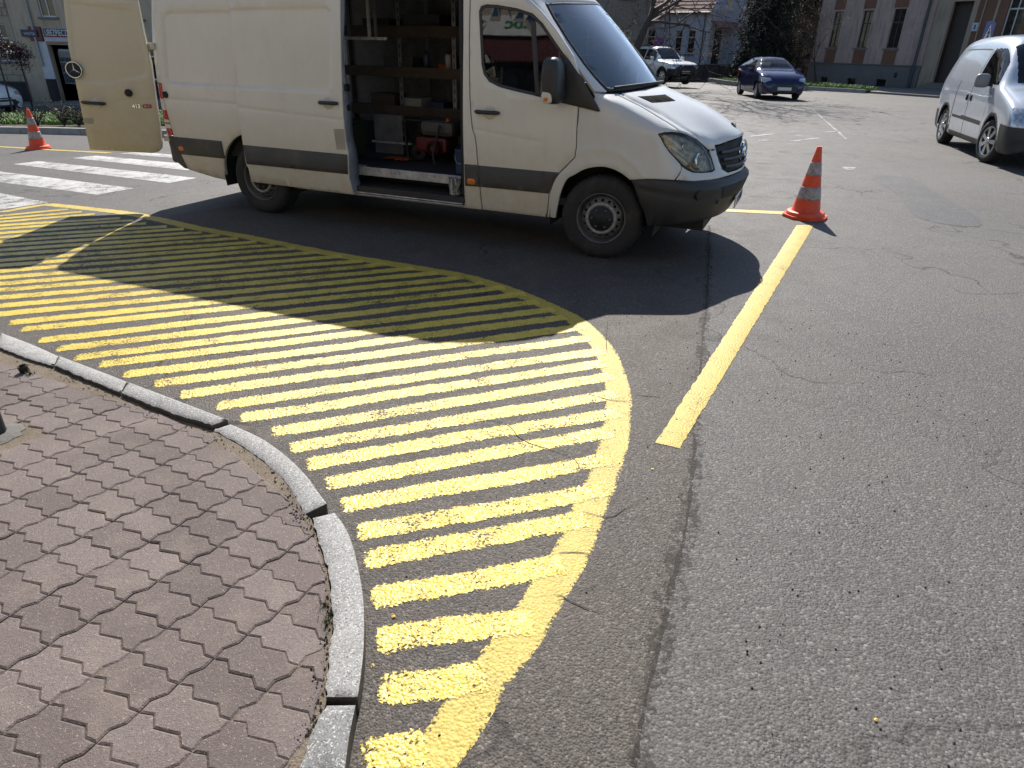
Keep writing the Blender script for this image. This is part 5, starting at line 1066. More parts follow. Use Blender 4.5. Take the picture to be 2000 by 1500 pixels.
# -- small silver-white van
st_combo = [(.83, .30, .52, .60, .52, .60, .42), (.80, .24, .60, .70, .68, .74, .56), (.70, .21, .72, .82, .76, .81, .64), (.48, .2, .83, .93, .79, .835, .68), (.12, .2, .93, 1.03, .80, .84, .70), (-.18, .2, .99, 1.12, .81, .84, .70), (-.48, .2, 1.01, 1.42, .81, .84, .665), (-.80, .2, 1.02, 1.68, .81, .84, .64), (-1.10, .2, 1.03, 1.775, .81, .84, .64), (-1.75, .2, 1.05, 1.815, .81, .84, .65), (-2.80, .2, 1.06, 1.80, .81, .84, .64), (-3.25, .22, 1.06, 1.765, .80, .83, .62), (-3.42, .26, 1.04, 1.70, .78, .81, .58), (-3.46, .34, 1.0, 1.6, .72, .76, .5)]
WB = -2.716
def cls_combo(x, y, z, v, u):
    for wx in (0, WB):
        if y > .6 and arch(x, z, wx, .315) < .365: return None
        if y > .6 and arch(x, z, wx, .315) < .415 and z < .72: return 'wheel_arch_trim'
    if x > .42 and z < .60-.06*max(0, x-.5): return 'bumper'
    if x < -3.15 and z < .58: return 'bumper'
    if x > .53 and .60 <= z < .83-.12*max(0, x-.6) and y > .42 and y < .80 and v < .62: return 'headlamp'
    if -.83 < x < -.20 and v > .60 and y < .575 and z > 1.08: return 'windscreen'
    if z > 1.09 and z < 1.60 and v < .60 and -1.36 < x < -.55+(1.38-z)*.75 and y > .5: return 'side_window'
    if y > .6 and .50 < z < .565 and -2.2 < x < -.5: return 'side_moulding'
    if y > .6 and z < .30 and -2.25 < x < -.4: return 'sill'
    if y > .6 and v < .56 and .3 < z < 1.62 and (abs(x+.47-.03*z) < .006 and z < 1.1 or abs(x+1.42) < .006 or abs(x+2.26) < .006 and z < 1.1): return 'seam'
    if y > .6 and v < .66 and -3.1 < x < -1.5 and (abs(z-1.58) < .008 or abs(x+3.09) < .008 and 1.1 < z < 1.58): return 'seam'
    return 'body'
cls_combo.win = lambda x: 0
M_silver = car_paint('silver_white_paint', (.46, .50, .56), .3, .25)
combo = build_car('compact_van', 'small silver white panel van with lit amber headlamp driving past the tall cone', 'van', st_combo, M_silver, cls_combo, (WB, R(12)), .315, {'seat_z': .82, 'seats': (-1.25,), 'dash': (-.60, -.05, 1.03), 'mirror': (-.60, .965, 1.14), 'msize': (.055, .105, .10), 'mmat': simple('grey_mirror_shell', (.20, .20, .205), .5), 'handles': [(-1.32, .86, .845), (-1.54, .86, .85)], 'dark_handles': True, 'plate': (.835, .42), 'alloy': True}, nx=330, nv=130)
for sd in (-1, 1): MB().lathe([(.06, -.02), (.06, .02), (.0001, .028)], 16, 'x', (.735, sd*.60, .70)).build('indicator_lamp', M_amber, combo)
pt = MB().box(-1.52, -1.48, -.74, .74, .3, 1.15); pt.box(-1.52, -1.48, -.60, .60, 1.15, 1.62); pt.build('partition', M_dark, combo)
hd = math.atan2(-.961, -.278); combo.location = (8.87, 11.89, 0); combo.rotation_euler = (0, 0, hd); combo.scale = (1.06, 1.06, 1.11)
# -- blue hatchback
st_f = [(.82, .28, .44, .52, .45, .52, .36), (.79, .22, .52, .62, .62, .68, .48), (.68, .19, .66, .76, .74, .79, .58), (.42, .18, .80, .89, .80, .84, .64), (.05, .18, .88, .98, .83, .855, .66), (-.38, .18, .93, 1.06, .84, .86, .66), (-.75, .18, .95, 1.27, .84, .86, .60), (-1.15, .18, .97, 1.44, .84, .86, .545), (-1.65, .18, 1.0, 1.485, .84, .86, .54), (-2.35, .18, 1.04, 1.445, .83, .86, .53), (-2.80, .2, 1.07, 1.34, .81, .84, .51), (-3.06, .26, 1.02, 1.14, .74, .80, .5), (-3.13, .34, .92, 1.0, .66, .72, .45)]
WF = -2.489
def cls_f(x, y, z, v, u):
    for wx in (0, WF):
        if y > .6 and arch(x, z, wx, .305) < .345: return None
    if x > .60 and z < .52 and y < .42 and z > .30: return 'grille'
    if x > .60 and z < .58 and z > .54 and y < .30: return 'grille'
    if x > .20 and z > .60+.10*(.8-x) and z < .74+.16*(.8-x) and y > .42 and v < .64 and x < .74: return 'headlamp'
    if -1.16 < x < -.42 and v > .61 and y < .56 and z > 1.07: return 'windscreen'
    if z > 1.03+.06*(-x-1) and v < .60 and y > .4 and -2.50 < x < -.60+(1.1-z)*1.1 and abs(x+1.55) > .05: return 'side_window'
    if x < -2.42 and v > .62 and z > 1.05: return 'rear_window'
    if x < -2.75 and y > .5 and .72 < z < 1.02: return 'tail_lamp'
    if y > .6 and .28 < z < 1.0 and (abs(x+.52) < .006 or abs(x+1.55) < .006 or abs(x+2.3+.2*(z-.6)) < .006): return 'seam'
    return 'body'
cls_f.win = lambda x: 0 if x > -1.55 else 1
M_blue = car_paint('deep_blue_paint', (.003, .006, .050), .0, .10, .0)
ex_f = {'seat_z': .62, 'seats': (-1.35, -2.15), 'dash': (-.75, -.25, .93), 'mirror': (-.78, .95, 1.02), 'msize': (.055, .09, .06), 'handles': [(-1.42, .80, .862), (-2.2, .84, .86)], 'plate': (.825, .40)}
hatch_car = build_car('hatchback_car', 'dark blue five door hatchback driving towards the junction', 'car', st_f, M_blue, cls_f, (WF, R(-4)), .305, ex_f)
hatch_car.location = (10.10, 28.45, 0); hatch_car.rotation_euler = (0, 0, math.atan2(-1, -.03))
# -- white pick-up
st_p = [(.86, .52, .78, .90, .62, .68, .52), (.80, .46, .88, .99, .76, .82, .66), (.62, .43, .97, 1.06, .82, .87, .72), (.20, .42, 1.03, 1.12, .84, .88, .74), (-.40, .42, 1.07, 1.18, .84, .88, .73), (-.62, .42, 1.09, 1.36, .84, .88, .70), (-1.05, .42, 1.11, 1.72, .84, .88, .62), (-1.40, .42, 1.11, 1.79, .84, .88, .61), (-2.6, .42, 1.12, 1.785, .84, .88, .61), (-3.0, .42, 1.12, 1.70, .84, .88, .60), (-3.9, .45, 1.12, 1.62, .84, .87, .60), (-4.1, .5, 1.05, 1.4, .8, .84, .55)]
WP = -3.085
def cls_p(x, y, z, v, u):
    for wx in (0, WP):
        if y > .6 and arch(x, z, wx, .38) < .43: return None
        if y > .6 and arch(x, z, wx, .38) < .50 and z < .95: return 'wheel_arch_trim'
    if x > .45 and z < .78: return 'bumper'
    if x > .72 and .80 < z < .96 and y < .40: return 'grille'
    if x > .55 and .79 < z < .98 and .40 <= y < .80: return 'headlamp'
    if -1.06 < x < -.44 and v > .61 and y < .60 and z > 1.18: return 'windscreen'
    if z > 1.17 and v < .60 and y > .4 and -2.7 < x < -.66+(1.2-z)*.7 and abs(x+1.7) > .05: return 'side_window'
    return 'body'
cls_p.win = lambda x: 0 if x > -1.7 else 1
M_cwhite = car_paint('white_car_paint', (.70, .71, .72), 0., .28)
pick = build_car('pickup_truck', 'white pickup truck with black bull bar in front of the blue grey house', 'pickup', st_p, M_cwhite, cls_p, (WP, 0), .38, {'seat_z': .95, 'seats': (-1.55, -2.3), 'dash': (-.8, -.35, 1.10), 'mirror': (-.78, 1.0, 1.22), 'msize': (.05, .10, .09), 'plate': (.90, .62)}, nx=200, nv=90)
bb = MB().tube([(.80, -.42, .45), (1.0, -.42, .50), (1.02, -.38, .85), (1.02, -.30, .93), (1.02, .30, .93), (1.02, .38, .85), (1.0, .42, .50), (.80, .42, .45)], .035, 8).build('bull_bar', M_black, pick); MB().tube([(1.02, -.42, .62), (1.02, .42, .62)], .025, 8).build('cross_bar', M_black, bb)
MB().box(-.12, .22, -.22, .22, 1.12, 1.19, .03).build('bonnet_scoop', M_cwhite, pick)
MB().tube([(-.2, .72, 1.14), (-.2, .74, 1.75)], .008, 6).build('aerial', M_black, pick)
for sd in (-1, 1): MB().box(-2.6, -1.3, sd*.62-.02, sd*.62+.02, 1.80, 1.83, .008).build('roof_rail', M_black, pick)
pick.location = (8.23, 38.8, 0); pick.rotation_euler = (0, 0, math.atan2(-.90, .43))
# -- parked cars across the street on the left
def parked(src, loc, rz, label, paint, old):
    c = copy_tree(src); c['label'] = label; c.location = loc; c.rotation_euler = (0, 0, rz)
    for ch in c.children_recursive if hasattr(c, 'children_recursive') else c.children:
        if ch.type == 'MESH' and ch.data.materials and ch.data.materials[0] == old:
            ch.data = ch.data.copy(); ch.data.materials[0] = paint
    return c
parked(hatch_car, (-19.35, 26.1, terr(-19.35, 26.1)), R(-14), 'white hatchback parked behind the shrub bed with grass', M_cwhite, M_blue)
parked(hatch_car, (-22.2, 30.2, terr(-22.2, 30.2)), R(-6), 'dark teal hatchback parked below the stone building', car_paint('teal_paint', (.01, .05, .06), .4, .25), M_blue)

# ================================================================ BUILDINGS
def plaster(name, c, stain=(.12, .10, .08), amt=.5, rough=.9, bump=.25):
    g = NG(name); o = g.obj(); n1 = g.noise(o, .8, 6, .65); n2 = g.noise(o, 6, 6, .7); n3 = g.noise(g.n('Mapping', {0: o, 'Scale': (2.5, 2.5, .35)}).outputs[0], 2.2, 5)
    base = g.ramp(g.math('ADD', g.math('MULTIPLY', n1, .6), g.math('MULTIPLY', n2, .4)), [(.3, tuple(x*.78 for x in c)), (.7, tuple(min(1, x*1.1) for x in c))])
    base = g.mix(g.math('MULTIPLY', g.ramp(n3, [(.5, 0.), (.75, 1.)]), amt), base, stain); g.set(Base_Color=base, Roughness=rough, Specular_IOR_Level=.25, Normal=g.bump(n2, bump, .02)); return g.m
M_winglass = simple('dark_window_glass', (.012, .014, .018), .06, var=.2, spec=.6); M_wframe = simple('white_window_frame', (.55, .56, .57), .5, var=.1); M_bframe = simple('brown_window_frame', (.06, .05, .045), .6); M_sill = simple('stone_sill', (.16, .15, .14), .8); M_pipe = simple('zinc_downpipe', (.30, .31, .32), .5, .3); M_pipedark = simple('dark_downpipe', (.05, .055, .065), .5, .2)
def house(name, label, P0, d, z0): return tag(empty(name, (P0[0], P0[1], 0), math.atan2(d[1], d[0])), label, 'building')
flatS = lambda s_, z: (s_, 0., z)
def rect(a, b, c, d): return [(a, c), (b, c), (b, d), (a, d)]
def wall(root, poly, mat, holes=(), name='wall', S=flatS, depth=.18): return panel(name, poly, S, mat, root, holes=holes, grid=2.5, inset=.004, drop=.001, skirt=depth, dens=1.2)
def window(root, s0, s1, z0, z1, fm, cols=2, trans=.68, sill=True, dep=.10, fw=.05):
    m = MB(); m.box(s0, s0+fw, dep, dep+.05, z0, z1); m.box(s1-fw, s1, dep, dep+.05, z0, z1); m.box(s0+fw, s1-fw, dep, dep+.05, z0, z0+fw); m.box(s0+fw, s1-fw, dep, dep+.05, z1-fw, z1)
    for k in range(1, cols): x = s0+(s1-s0)*k/cols; m.box(x-fw*.45, x+fw*.45, dep+.002, dep+.048, z0+fw, z1-fw)
    if trans: zt = z0+(z1-z0)*trans; m.box(s0+fw, s1-fw, dep-.004, dep+.044, zt-fw*.6, zt+fw*.6)
    w = m.build('window', fm, root)
    for k in range(cols):
        xa, xb = s0+(s1-s0)*k/cols+fw*.4, s0+(s1-s0)*(k+1)/cols-fw*.4
        for za, zb in (((z0+fw*.5, zt), (zt, z1-fw*.5)) if trans else ((z0+fw*.5, z1-fw*.5),)): MB().add([(xa, dep+.03, za), (xb, dep+.03, za), (xb, dep+.03, zb), (xa, dep+.03, zb)], [(0, 1, 2, 3)]).build('pane', M_winglass, w)
    if sill: MB().box(s0-.10, s1+.10, -.10, dep+.02, z0-.09, z0-.01, .01).build('sill', M_sill, w)
    return w
def back_box(root, s0, s1, z0, z1, dep, mat, y0=.30): MB().box(s0, s1, y0, dep, z0, z1).build('rear_wall', mat, root)
# ---- left: beige shop building and rusticated neighbour across the street (facade faces the camera, in shade)
ZL = -1.32
bB = house('shop_building', 'beige plastered building with a barred shop door and a long insurance sign', (-23.05, 34.0), (1, 0), 0)
bx0 = -23.05; sB = lambda x: x-bx0
M_beige = plaster('beige_plaster', (.46, .37, .28)); M_shopwhite = plaster('shop_white_wall', (.52, .53, .56), amt=.2); M_plinth = plaster('dark_plinth', (.035, .035, .04), amt=.3)
door_h = rect(sB(-21.66), sB(-20.70), ZL+.02, 1.28)
wins = [(sB(-21.62), sB(-20.92), 2.40, 4.3), (sB(-18.0), sB(-17.0), 2.40, 4.3), (sB(-14.5), sB(-13.6), 2.40, 4.3), (sB(-11), sB(-10), 2.40, 4.3)]+[(sB(x), sB(x)+.9, 5.6, 7.4) for x in (-21.7, -18, -14.5, -11)]+[(sB(-18.2), sB(-16.4), -.1, 1.3), (sB(-14.6), sB(-13.2), -.1, 1.3)]
wl = wall(bB, rect(0, 19, ZL, 9.5), M_beige, [door_h]+[rect(*w) for w in wins]); back_box(bB, .02, 19, ZL, 9.5, 9, M_beige)
for w in wins: window(bB, *w, M_wframe, 2, .7)
m = MB(); m.box(sB(-22.14), sB(-21.67), -.035, -.003, -.16, 1.40); m.box(sB(-20.69), sB(-18.4), -.035, -.003, -.16, 1.40); m.build('shop_front', M_shopwhite, bB)
m = MB(); m.box(sB(-22.14), sB(-21.67), -.05, -.003, ZL, -.165); m.box(sB(-20.69), sB(-14), -.05, -.003, ZL, -.165); m.build('plinth', M_plinth, bB)
dr = MB().box(sB(-21.66), sB(-20.70), .30, .34, ZL+.02, 1.28).build('door', M_black, bB); MB().box(sB(-21.40), sB(-20.86), .285, .30, .75, 1.10).build('fanlight', simple('pale_fanlight', (.30, .32, .34), .3), dr)
for k in range(9): MB().tube([(sB(-21.42)+.07*k, .26, -.35), (sB(-21.42)+.07*k, .26, 1.0)], .011, 6).build('bar', M_pipe, dr)
for z in (-.35, .1, .55): MB().box(sB(-21.44), sB(-20.84), .25, .27, z-.015, z+.015).build('bar', M_pipe, dr)
MB().box(sB(-21.75), sB(-20.6), -.5, .3, ZL-.05, ZL+.12).build('door_step', M_sill, bB)
sg = MB().box(sB(-21.66), sB(-18.3), -.10, -.04, 1.36, 1.96, .01).build('shop_sign', simple('sign_white', (.42, .43, .47), .4), bB)
MB().box(sB(-21.62), sB(-18.34), -.112, -.102, 1.61, 1.94).build('sign_panel', simple('sign_navy', (.018, .016, .05), .4), sg); M_dred = simple('sign_dark_red', (.10, .008, .018), .4)
MB().box(sB(-21.62), sB(-18.34), -.116, -.106, 1.905, 1.94).build('sign_stripe', M_dred, sg); MB().box(sB(-21.62), sB(-18.34), -.116, -.106, 1.585, 1.612).build('sign_stripe', M_red, sg); MB().box(sB(-21.62), sB(-18.34), -.114, -.102, 1.38, 1.41).build('sign_stripe', M_red, sg)
M_sw = simple('sign_letters', (.60, .60, .62), .5)
fr = lambda x, z: frame_at(Vector((x, -.118, z)), Vector((1, 0, 0)), Vector((0, 0, 1)), Vector((0, -1, 0)))
text_mesh('sign_letters', 'UBEZPIECZENIA', .36, M_sw, sg, fr(sB(-21.56), 1.755), .004, .002, .56, 'LEFT')
blade = MB().box(sB(-22.30), sB(-21.74), -.10, -.02, 1.42, 2.0, .01).build('logo_sign', M_dred, bB); MB().box(sB(-22.62), sB(-21.90), -.16, -.102, 1.58, 1.87, .008).build('logo_panel', simple('sign_blue', (.012, .018, .06), .4), blade)
text_mesh('logo_letters', 'warta', .22, simple('logo_pale', (.30, .32, .40), .5), blade, frame_at(Vector((sB(-22.24), -.163, 1.725)), Vector((1, 0, 0)), Vector((0, 0, 1)), Vector((0, -1, 0))), .003, .004)
MB().tube([(sB(-22.07), -.09, ZL+1.7), (sB(-22.07), -.09, 9.4)], .05, 10).build('downpipe', M_pipe, bB)
bA = house('stone_building', 'grey rusticated stone fronted building with white framed window', (-36.0, 34.0), (1, 0), 0); sA = lambda x: x+36.0
M_ash = plaster('ashlar_stone', (.36, .305, .24), amt=.35)
winA = [(sA(-24.05), sA(-23.38), .55, 2.10), (sA(-26.3), sA(-25.5), .55, 2.10), (sA(-24.2), sA(-23.45), 3.4, 5.3), (sA(-26.4), sA(-25.5), 3.4, 5.3)]
wa = wall(bA, rect(0, sA(-23.07), ZL-.05, 9.0), M_ash, [rect(*w) for w in winA]); back_box(bA, .02, sA(-23.09), ZL, 9, 9, M_ash)
for w in winA: window(bA, *w, M_wframe, 2, .62)
for k, z in enumerate([-.30+.27*i for i in range(11)]):
    x = 9.6-(.3 if k % 2 else 0)
    while x < sA(-23.1):
        x1 = min(x+.62, sA(-23.1))
        if not any(w[0]-.1 < x1 and x < w[1]+.1 and w[2]-.1 < z+.25 and z < w[3]+.1 for w in winA) and x1-x > .1: MB().box(x+.012, x1-.012, -.045, -.003, z+.012, z+.255, .012).build('stone_block', M_ash, wa)
        x += .62
MB().box(9.5, sA(-23.1), -.09, -.003, 2.72, 2.90, .02).build('cornice', M_ash, wa); MB().box(9.5, sA(-23.09), -.07, -.003, ZL-.05, -.32).build('plinth', M_plinth, wa)
MB().box(sA(-23.35), sA(-23.1), -.06, -.003, 2.92, 9.0).build('corner_pilaster', M_beige, wa)
# ---- right: pinkish building with brown window panels
bP = house('pink_building', 'pinkish plastered building with brown panels under tall dark windows and a grey plinth', (17.31, 44.03), (.486, -.874), 0)
M_pink = plaster('pink_plaster', (.42, .325, .295), (.09, .07, .065), .65); M_brown = plaster('brown_panel', (.19, .10, .07), amt=.3); M_gplinth = plaster('grey_plinth', (.15, .145, .145), amt=.4); M_cream = plaster('portal_plaster', (.34, .285, .22), amt=.6)
wp = [(.95, 1.55, 1.95, 3.75), (2.80, 3.42, 1.95, 3.75), (4.60, 5.28, 1.95, 3.78)]
wP = wall(bP, rect(0, 6.85, 1.12, 9.5), M_pink, [rect(*w) for w in wp]); back_box(bP, .02, 6.80, 0, 9.5, 9, M_pink)
for w in wp: window(bP, *w, M_bframe, 2, .66); MB().box(w[0]-.04, w[1]+.04, -.025, -.003, 1.14, 1.82).build('window_panel', M_brown, wP); MB().box(w[0]-.04, w[1]+.04, -.03, -.003, 3.84, 4.9).build('window_panel', M_brown, wP)
cel = [(.95, 1.45, .05, .42), (2.75, 3.3, .05, .42), (4.55, 5.15, .05, .45)]
pl2 = wall(bP, rect(-.06, 6.85, -.05, 1.115), M_gplinth, [rect(*c) for c in cel], 'plinth', lambda s_, z: (s_, -.06, z))
for c in cel: MB().box(c[0], c[1], .08, .1, c[2], c[3]).build('cellar_window', M_winglass, pl2)
MB().box(-.08, 6.85, -.10, -.003, 1.118, 1.17, .01).build('plinth_ledge', M_gplinth, wP); MB().box(5.55, 5.70, -.075, -.061, .55, .80).build('vent_grille', M_black, pl2)
MB().tube([(6.55, -.15, -.02), (6.55, -.15, 9.4)], .07, 10).build('downpipe', M_pipedark, bP)
bQ = house('brown_building', 'brown plastered corner building with a deep doorway and white framed window', (17.31+.486*6.88, 44.03-.874*6.88), (.486, -.874), 0)
M_brownw = plaster('brown_wall', (.17, .095, .065), amt=.35)
dq = rect(.75, 1.75, .02, 4.0); wq = [(3.35, 4.15, 2.45, 4.4), (6.0, 6.9, 2.45, 4.4)]
wQ = wall(bQ, rect(0, 2.0, -.05, 9.5), M_cream, [dq]); wQ2 = wall(bQ, rect(2.0, 10, -.05, 9.5), M_brownw, [rect(*w) for w in wq]); back_box(bQ, .05, 10, 0, 9.5, 9, M_brownw, .6)
MB().box(.75, 1.75, .45, .5, .02, 4.0).build('door', M_bframe, bQ); MB().box(2.05, 9.9, -.07, -.003, 0, 1.15).build('plinth', M_gplinth, wQ2)
for k in range(3): MB().box(.6-.1*k, 1.9+.1*k, -.3-.28*k, .2, -.05, .42-.14*k).build('door_step', M_sill, bQ)
for w in wq: window(bQ, *w, M_wframe, 2, .6)
MB().box(2.28, 2.33, -.05, -.003, 0, 9.4).build('corner_strip', M_cream, wQ2); MB().box(2.85, 2.95, -.05, -.003, 0, 9.4).build('corner_strip', M_cream, wQ2)
np_ = MB().box(1.98, 2.26, -.03, -.008, 2.72, 3.08, .004).build('number_sign', simple('enamel_white', (.45, .50, .56), .35), wQ2); MB().box(2.08, 2.16, -.034, -.031, 2.80, 3.0).build('number_mark', simple('enamel_blue', (.05, .09, .25), .4), np_)
# ---- right: blue-grey house with tiled roof
def tiles(name, root, S, w, h, cols, rows, mat):
    m = bmesh.new(); bmesh.ops.create_cube(m, size=1); bmesh.ops.scale(m, vec=(w/cols*.97, h/rows*1.12, .03), verts=m.verts); me = bpy.data.meshes.new('roof_tile'); m.to_mesh(me); m.free(); me.materials.append(mat)
    return me
M_tile = simple('red_roof_tile', (.26, .135, .11), .75, var=.25, scale=14); M_bgrey = plaster('blue_grey_plaster', (.48, .53, .64), (.2, .2, .23), .25, .85, .1); M_quoin = plaster('pale_quoin', (.58, .60, .64), amt=.2); M_dplinth = plaster('house_plinth', (.06, .05, .05))
LW_ = 8.0; cx_, cy_ = 12.6, 50.0
bG = house('blue_grey_house', 'blue grey house with red tiled roof, pale corner strip and dark front door', (cx_-.8*LW_, cy_+.6*LW_), (.8, -.6), 0)
sg_ = lambda s_: LW_-s_
wg_ = [(sg_(1.55), sg_(1.0), 1.42, 2.85), (sg_(2.45), sg_(1.95), 1.42, 2.85), (sg_(4.6), sg_(4.0), 1.42, 2.85)]
wG = wall(bG, rect(0, LW_, -.3, 4.1), M_bgrey, [rect(*w) for w in wg_])
for w in wg_: window(bG, *w, M_wframe, 1, .7)
MB().box(LW_-.30, LW_-.004, -.04, -.003, .4, 4.1).build('corner_quoin', M_quoin, wG)
for z in (.9, 1.35, 1.8, 2.25, 2.7, 3.15, 3.6): MB().box(LW_-.30, LW_-.004, -.048, -.041, z, z+.03).build('quoin_joint', M_bgrey, wG)
MB().box(0, LW_, -.05, -.003, -.3, .95).build('plinth', M_quoin, wG); MB().tube([(LW_-.42, -.08, .2), (LW_-.42, -.08, 4.05)], .04, 8).build('downpipe', M_pipedark, bG)
# right wing (gable side) in the house frame
ang = math.atan2(.66, .75)-math.atan2(-.6, .8); ca, sa = math.cos(ang), math.sin(ang)
def SR(off): return lambda s_, z: (LW_+ca*s_+sa*off, sa*s_-ca*off, z)
def rbox(name, mat, s0, s1, o0, o1, z0, z1, par):
    f = SR(0); m = MB(); P = [SR(o)(s_, z) for z in (z0, z1) for o in (o1, o0) for s_ in (s0, s1)]
    return m.add(P, [(0, 2, 3, 1), (4, 5, 7, 6), (0, 1, 5, 4), (2, 6, 7, 3), (0, 4, 6, 2), (1, 3, 7, 5)]).build(name, mat, par)
wr_h = [rect(.50, 1.50, .75, 2.95), rect(1.50, 2.35, 4.15, 5.6), rect(3.9, 4.7, 4.15, 5.6)]
gab = panel('gable_wall', [(0, -.3), (6.2, -.3), (6.2, 4.1), (3.1, 8.2), (0, 4.1)], SR(0), M_bgrey, bG, holes=wr_h, grid=2.5, skirt=.2, dens=1.2)
rbox('door', M_black, .50, 1.50, -.12, -.08, .75, 2.95, bG); rbox('door_notice', M_sw, .95, 1.12, -.07, -.06, 2.0, 2.25, bG)
for k, w in enumerate(wr_h[1:]):
    wn_ = rbox('window', M_wframe, w[0][0], w[1][0], -.10, -.05, w[0][1], w[2][1], bG); rbox('pane', M_winglass, w[0][0]+.08, w[1][0]-.08, -.05, -.045, w[0][1]+.1, w[2][1]-.1, wn_); rbox('sill', M_wframe, w[0][0]-.1, w[1][0]+.1, -.05, .08, w[0][1]-.1, w[0][1]-.02, wn_)
m = MB(); m.add([SR(.0)(-.1, 3.42), SR(.0)(3.0, 3.42), SR(.85)(3.05, 3.02), SR(.85)(-.1, 3.02), SR(0)(-.1, 3.36), SR(0)(3.0, 3.36), SR(.85)(3.05, 2.97), SR(.85)(-.1, 2.97)], [(0, 1, 2, 3), (7, 6, 5, 4), (3, 2, 6, 7), (0, 3, 7, 4), (1, 5, 6, 2)]); m.build('door_canopy', M_tile, bG)
rbox('door_surround', M_quoin, .36, .48, -.02, .04, .75, 3.0, bG); rbox('door_surround', M_quoin, 1.52, 1.64, -.02, .04, .75, 3.0, bG); rbox('corner_quoin', M_quoin, .003, .30, .003, .045, .4, 4.1, bG)
for k in range(4): rbox('door_step', M_dplinth, .1, 2.2, .003, .5+.28*k, -.3, .72-.2*k, bG)
for k in range(7): MB().tube([SR(.55)(1.75+.22*k, .1), SR(.55)(1.75+.22*k, 1.5-.0*k)], .012, 6).build('railing_bar', M_black, bG)
MB().tube([SR(.55)(1.7, 1.5), SR(.55)(3.2, 1.5)], .018, 6).build('hand_rail', M_black, bG)
# roof: two slopes over the left wing, with separate tiles on the slope in view
ridge = Vector((3.1*sa*0, 0, 0)); slope = R(42); H = 4.15; dep = 4.4
me = tiles('roof_tile', bG, None, LW_+.5, dep, 32, 16, M_tile)
rf = MB().add([(-.3, -.35, H-.28), (LW_+.05, -.35, H-.28), (LW_+.05, -.35+dep*math.cos(slope), H-.28+dep*math.sin(slope)), (-.3, -.35+dep*math.cos(slope), H-.28+dep*math.sin(slope))], [(0, 1, 2, 3)]).build('roof', M_tile, bG)
tw_, th_ = (LW_+.35)/32, dep/13
for j in range(9):
    for i in range(10, 32): inst('roof_tile', me, rf, (-.3+(i+.5+(.5 if j % 2 else 0)*0)*tw_, -.35+(j+.5)*th_*math.cos(slope), H-.26+(j+.5)*th_*math.sin(slope)), (slope-.05, 0, 0))
MB().tube([(-.3, -.42, H-.30), (LW_+.05, -.42, H-.30)], .06, 8).build('gutter', M_pipedark, rf)
# low dark garden wall in front of the house
gw = tag(empty('garden_wall', (9.2, 48.2, 0), math.atan2(-.10, 1)), 'low dark brick garden wall between the blue grey house and the street', 'wall')
for k in range(7): MB().box(k*.95, k*.95+.93, 0, .25, -.2, .80+.02*(k % 2), .015).build('wall_section', M_dplinth, gw)
MB().box(0, 6.65, -.04, .29, .825, .88, .01).build('coping', M_sill, gw)
# ---- houses closing the view behind the van and the conifers
bR = house('row_house', 'grey brown row of houses behind the bare trees', (-4.0, 47.0), (1, .06), 0); M_rowp = plaster('row_plaster', (.24, .215, .19), amt=.5)
wr_ = [(1.0+2.3*k, 1.9+2.3*k, z, z+1.5) for k in range(5) for z in (1.2, 4.4)]
wall(bR, rect(0, 12.2, -.6, 8.5), M_rowp, [rect(*w) for w in wr_]); back_box(bR, .02, 12.2, 0, 8.5, 8, M_rowp)
for w in wr_: window(bR, *w, M_wframe, 2, .7)
MB().add([(-.3, -.4, 8.4), (12.5, -.4, 8.4), (12.5, 4, 11.5), (-.3, 4, 11.5)], [(0, 1, 2, 3)]).build('roof', M_tile, bR)
bS = house('rear_house', 'dark brown house standing behind the conifers', (14.0, 57.5), (1, -.15), 0); ws2 = [(2+2.6*k, 2.9+2.6*k, z, z+1.5) for k in range(5) for z in (1.2, 4.6)]
wall(bS, rect(0, 17, -.2, 10), M_brownw, [rect(*w) for w in ws2]); back_box(bS, .02, 17, 0, 10, 8, M_brownw)
for w in ws2: window(bS, *w, M_bframe, 2, .7)
# ---- shop behind the photographer: sunlit front that the van's windows mirror
sh = tag(empty('grocery_shop', van_pt(-13, -9.3, 0), VYAW+math.pi), 'sunlit shop front with white fascia and green abc letters, mirrored in the van window', 'building')
sh.location = van_pt(7, -9.3, 0); shx = lambda x: 7-x       # local x runs towards the van's rear; outward = local -y = towards the van
M_shop = plaster('shop_front_plaster', (.40, .35, .28), amt=.25); ws_ = [rect(shx(-.5), shx(-3.2), .7, 2.6), rect(shx(-3.8), shx(-6.6), .7, 2.6), rect(shx(3), shx(.5), .7, 2.6), rect(shx(-7.4), shx(-10.5), .7, 2.6)]
ws_ = [rect(min(q[0][0], q[1][0]), max(q[0][0], q[1][0]), .7, 2.6) for q in ws_]
wall(sh, rect(0, 21, 0, 6.5), M_shop, ws_)
for q in ws_: window(sh, q[0][0], q[1][0], .7, 2.6, M_bframe, 3, 0, False)
M_maroon = simple('maroon_fascia', (.09, .012, .016), .5); MB().box(2, 20, -.06, -.003, 2.62, 3.22).build('fascia_band', M_maroon, sh)
fs = MB().box(shx(-2.9), shx(-6.4), -.16, -.003, 3.24, 3.84, .01).build('fascia_sign', simple('fascia_white', (.70, .72, .72), .5), sh)
text_mesh('sign_letters', 'abc', .44, simple('sign_green', (.01, .22, .08), .5), fs, frame_at(Vector((shx(-4.35), -.165, 3.58)), Vector((1, 0, 0)), Vector((0, 0, 1)), Vector((0, -1, 0))), .003, .012)
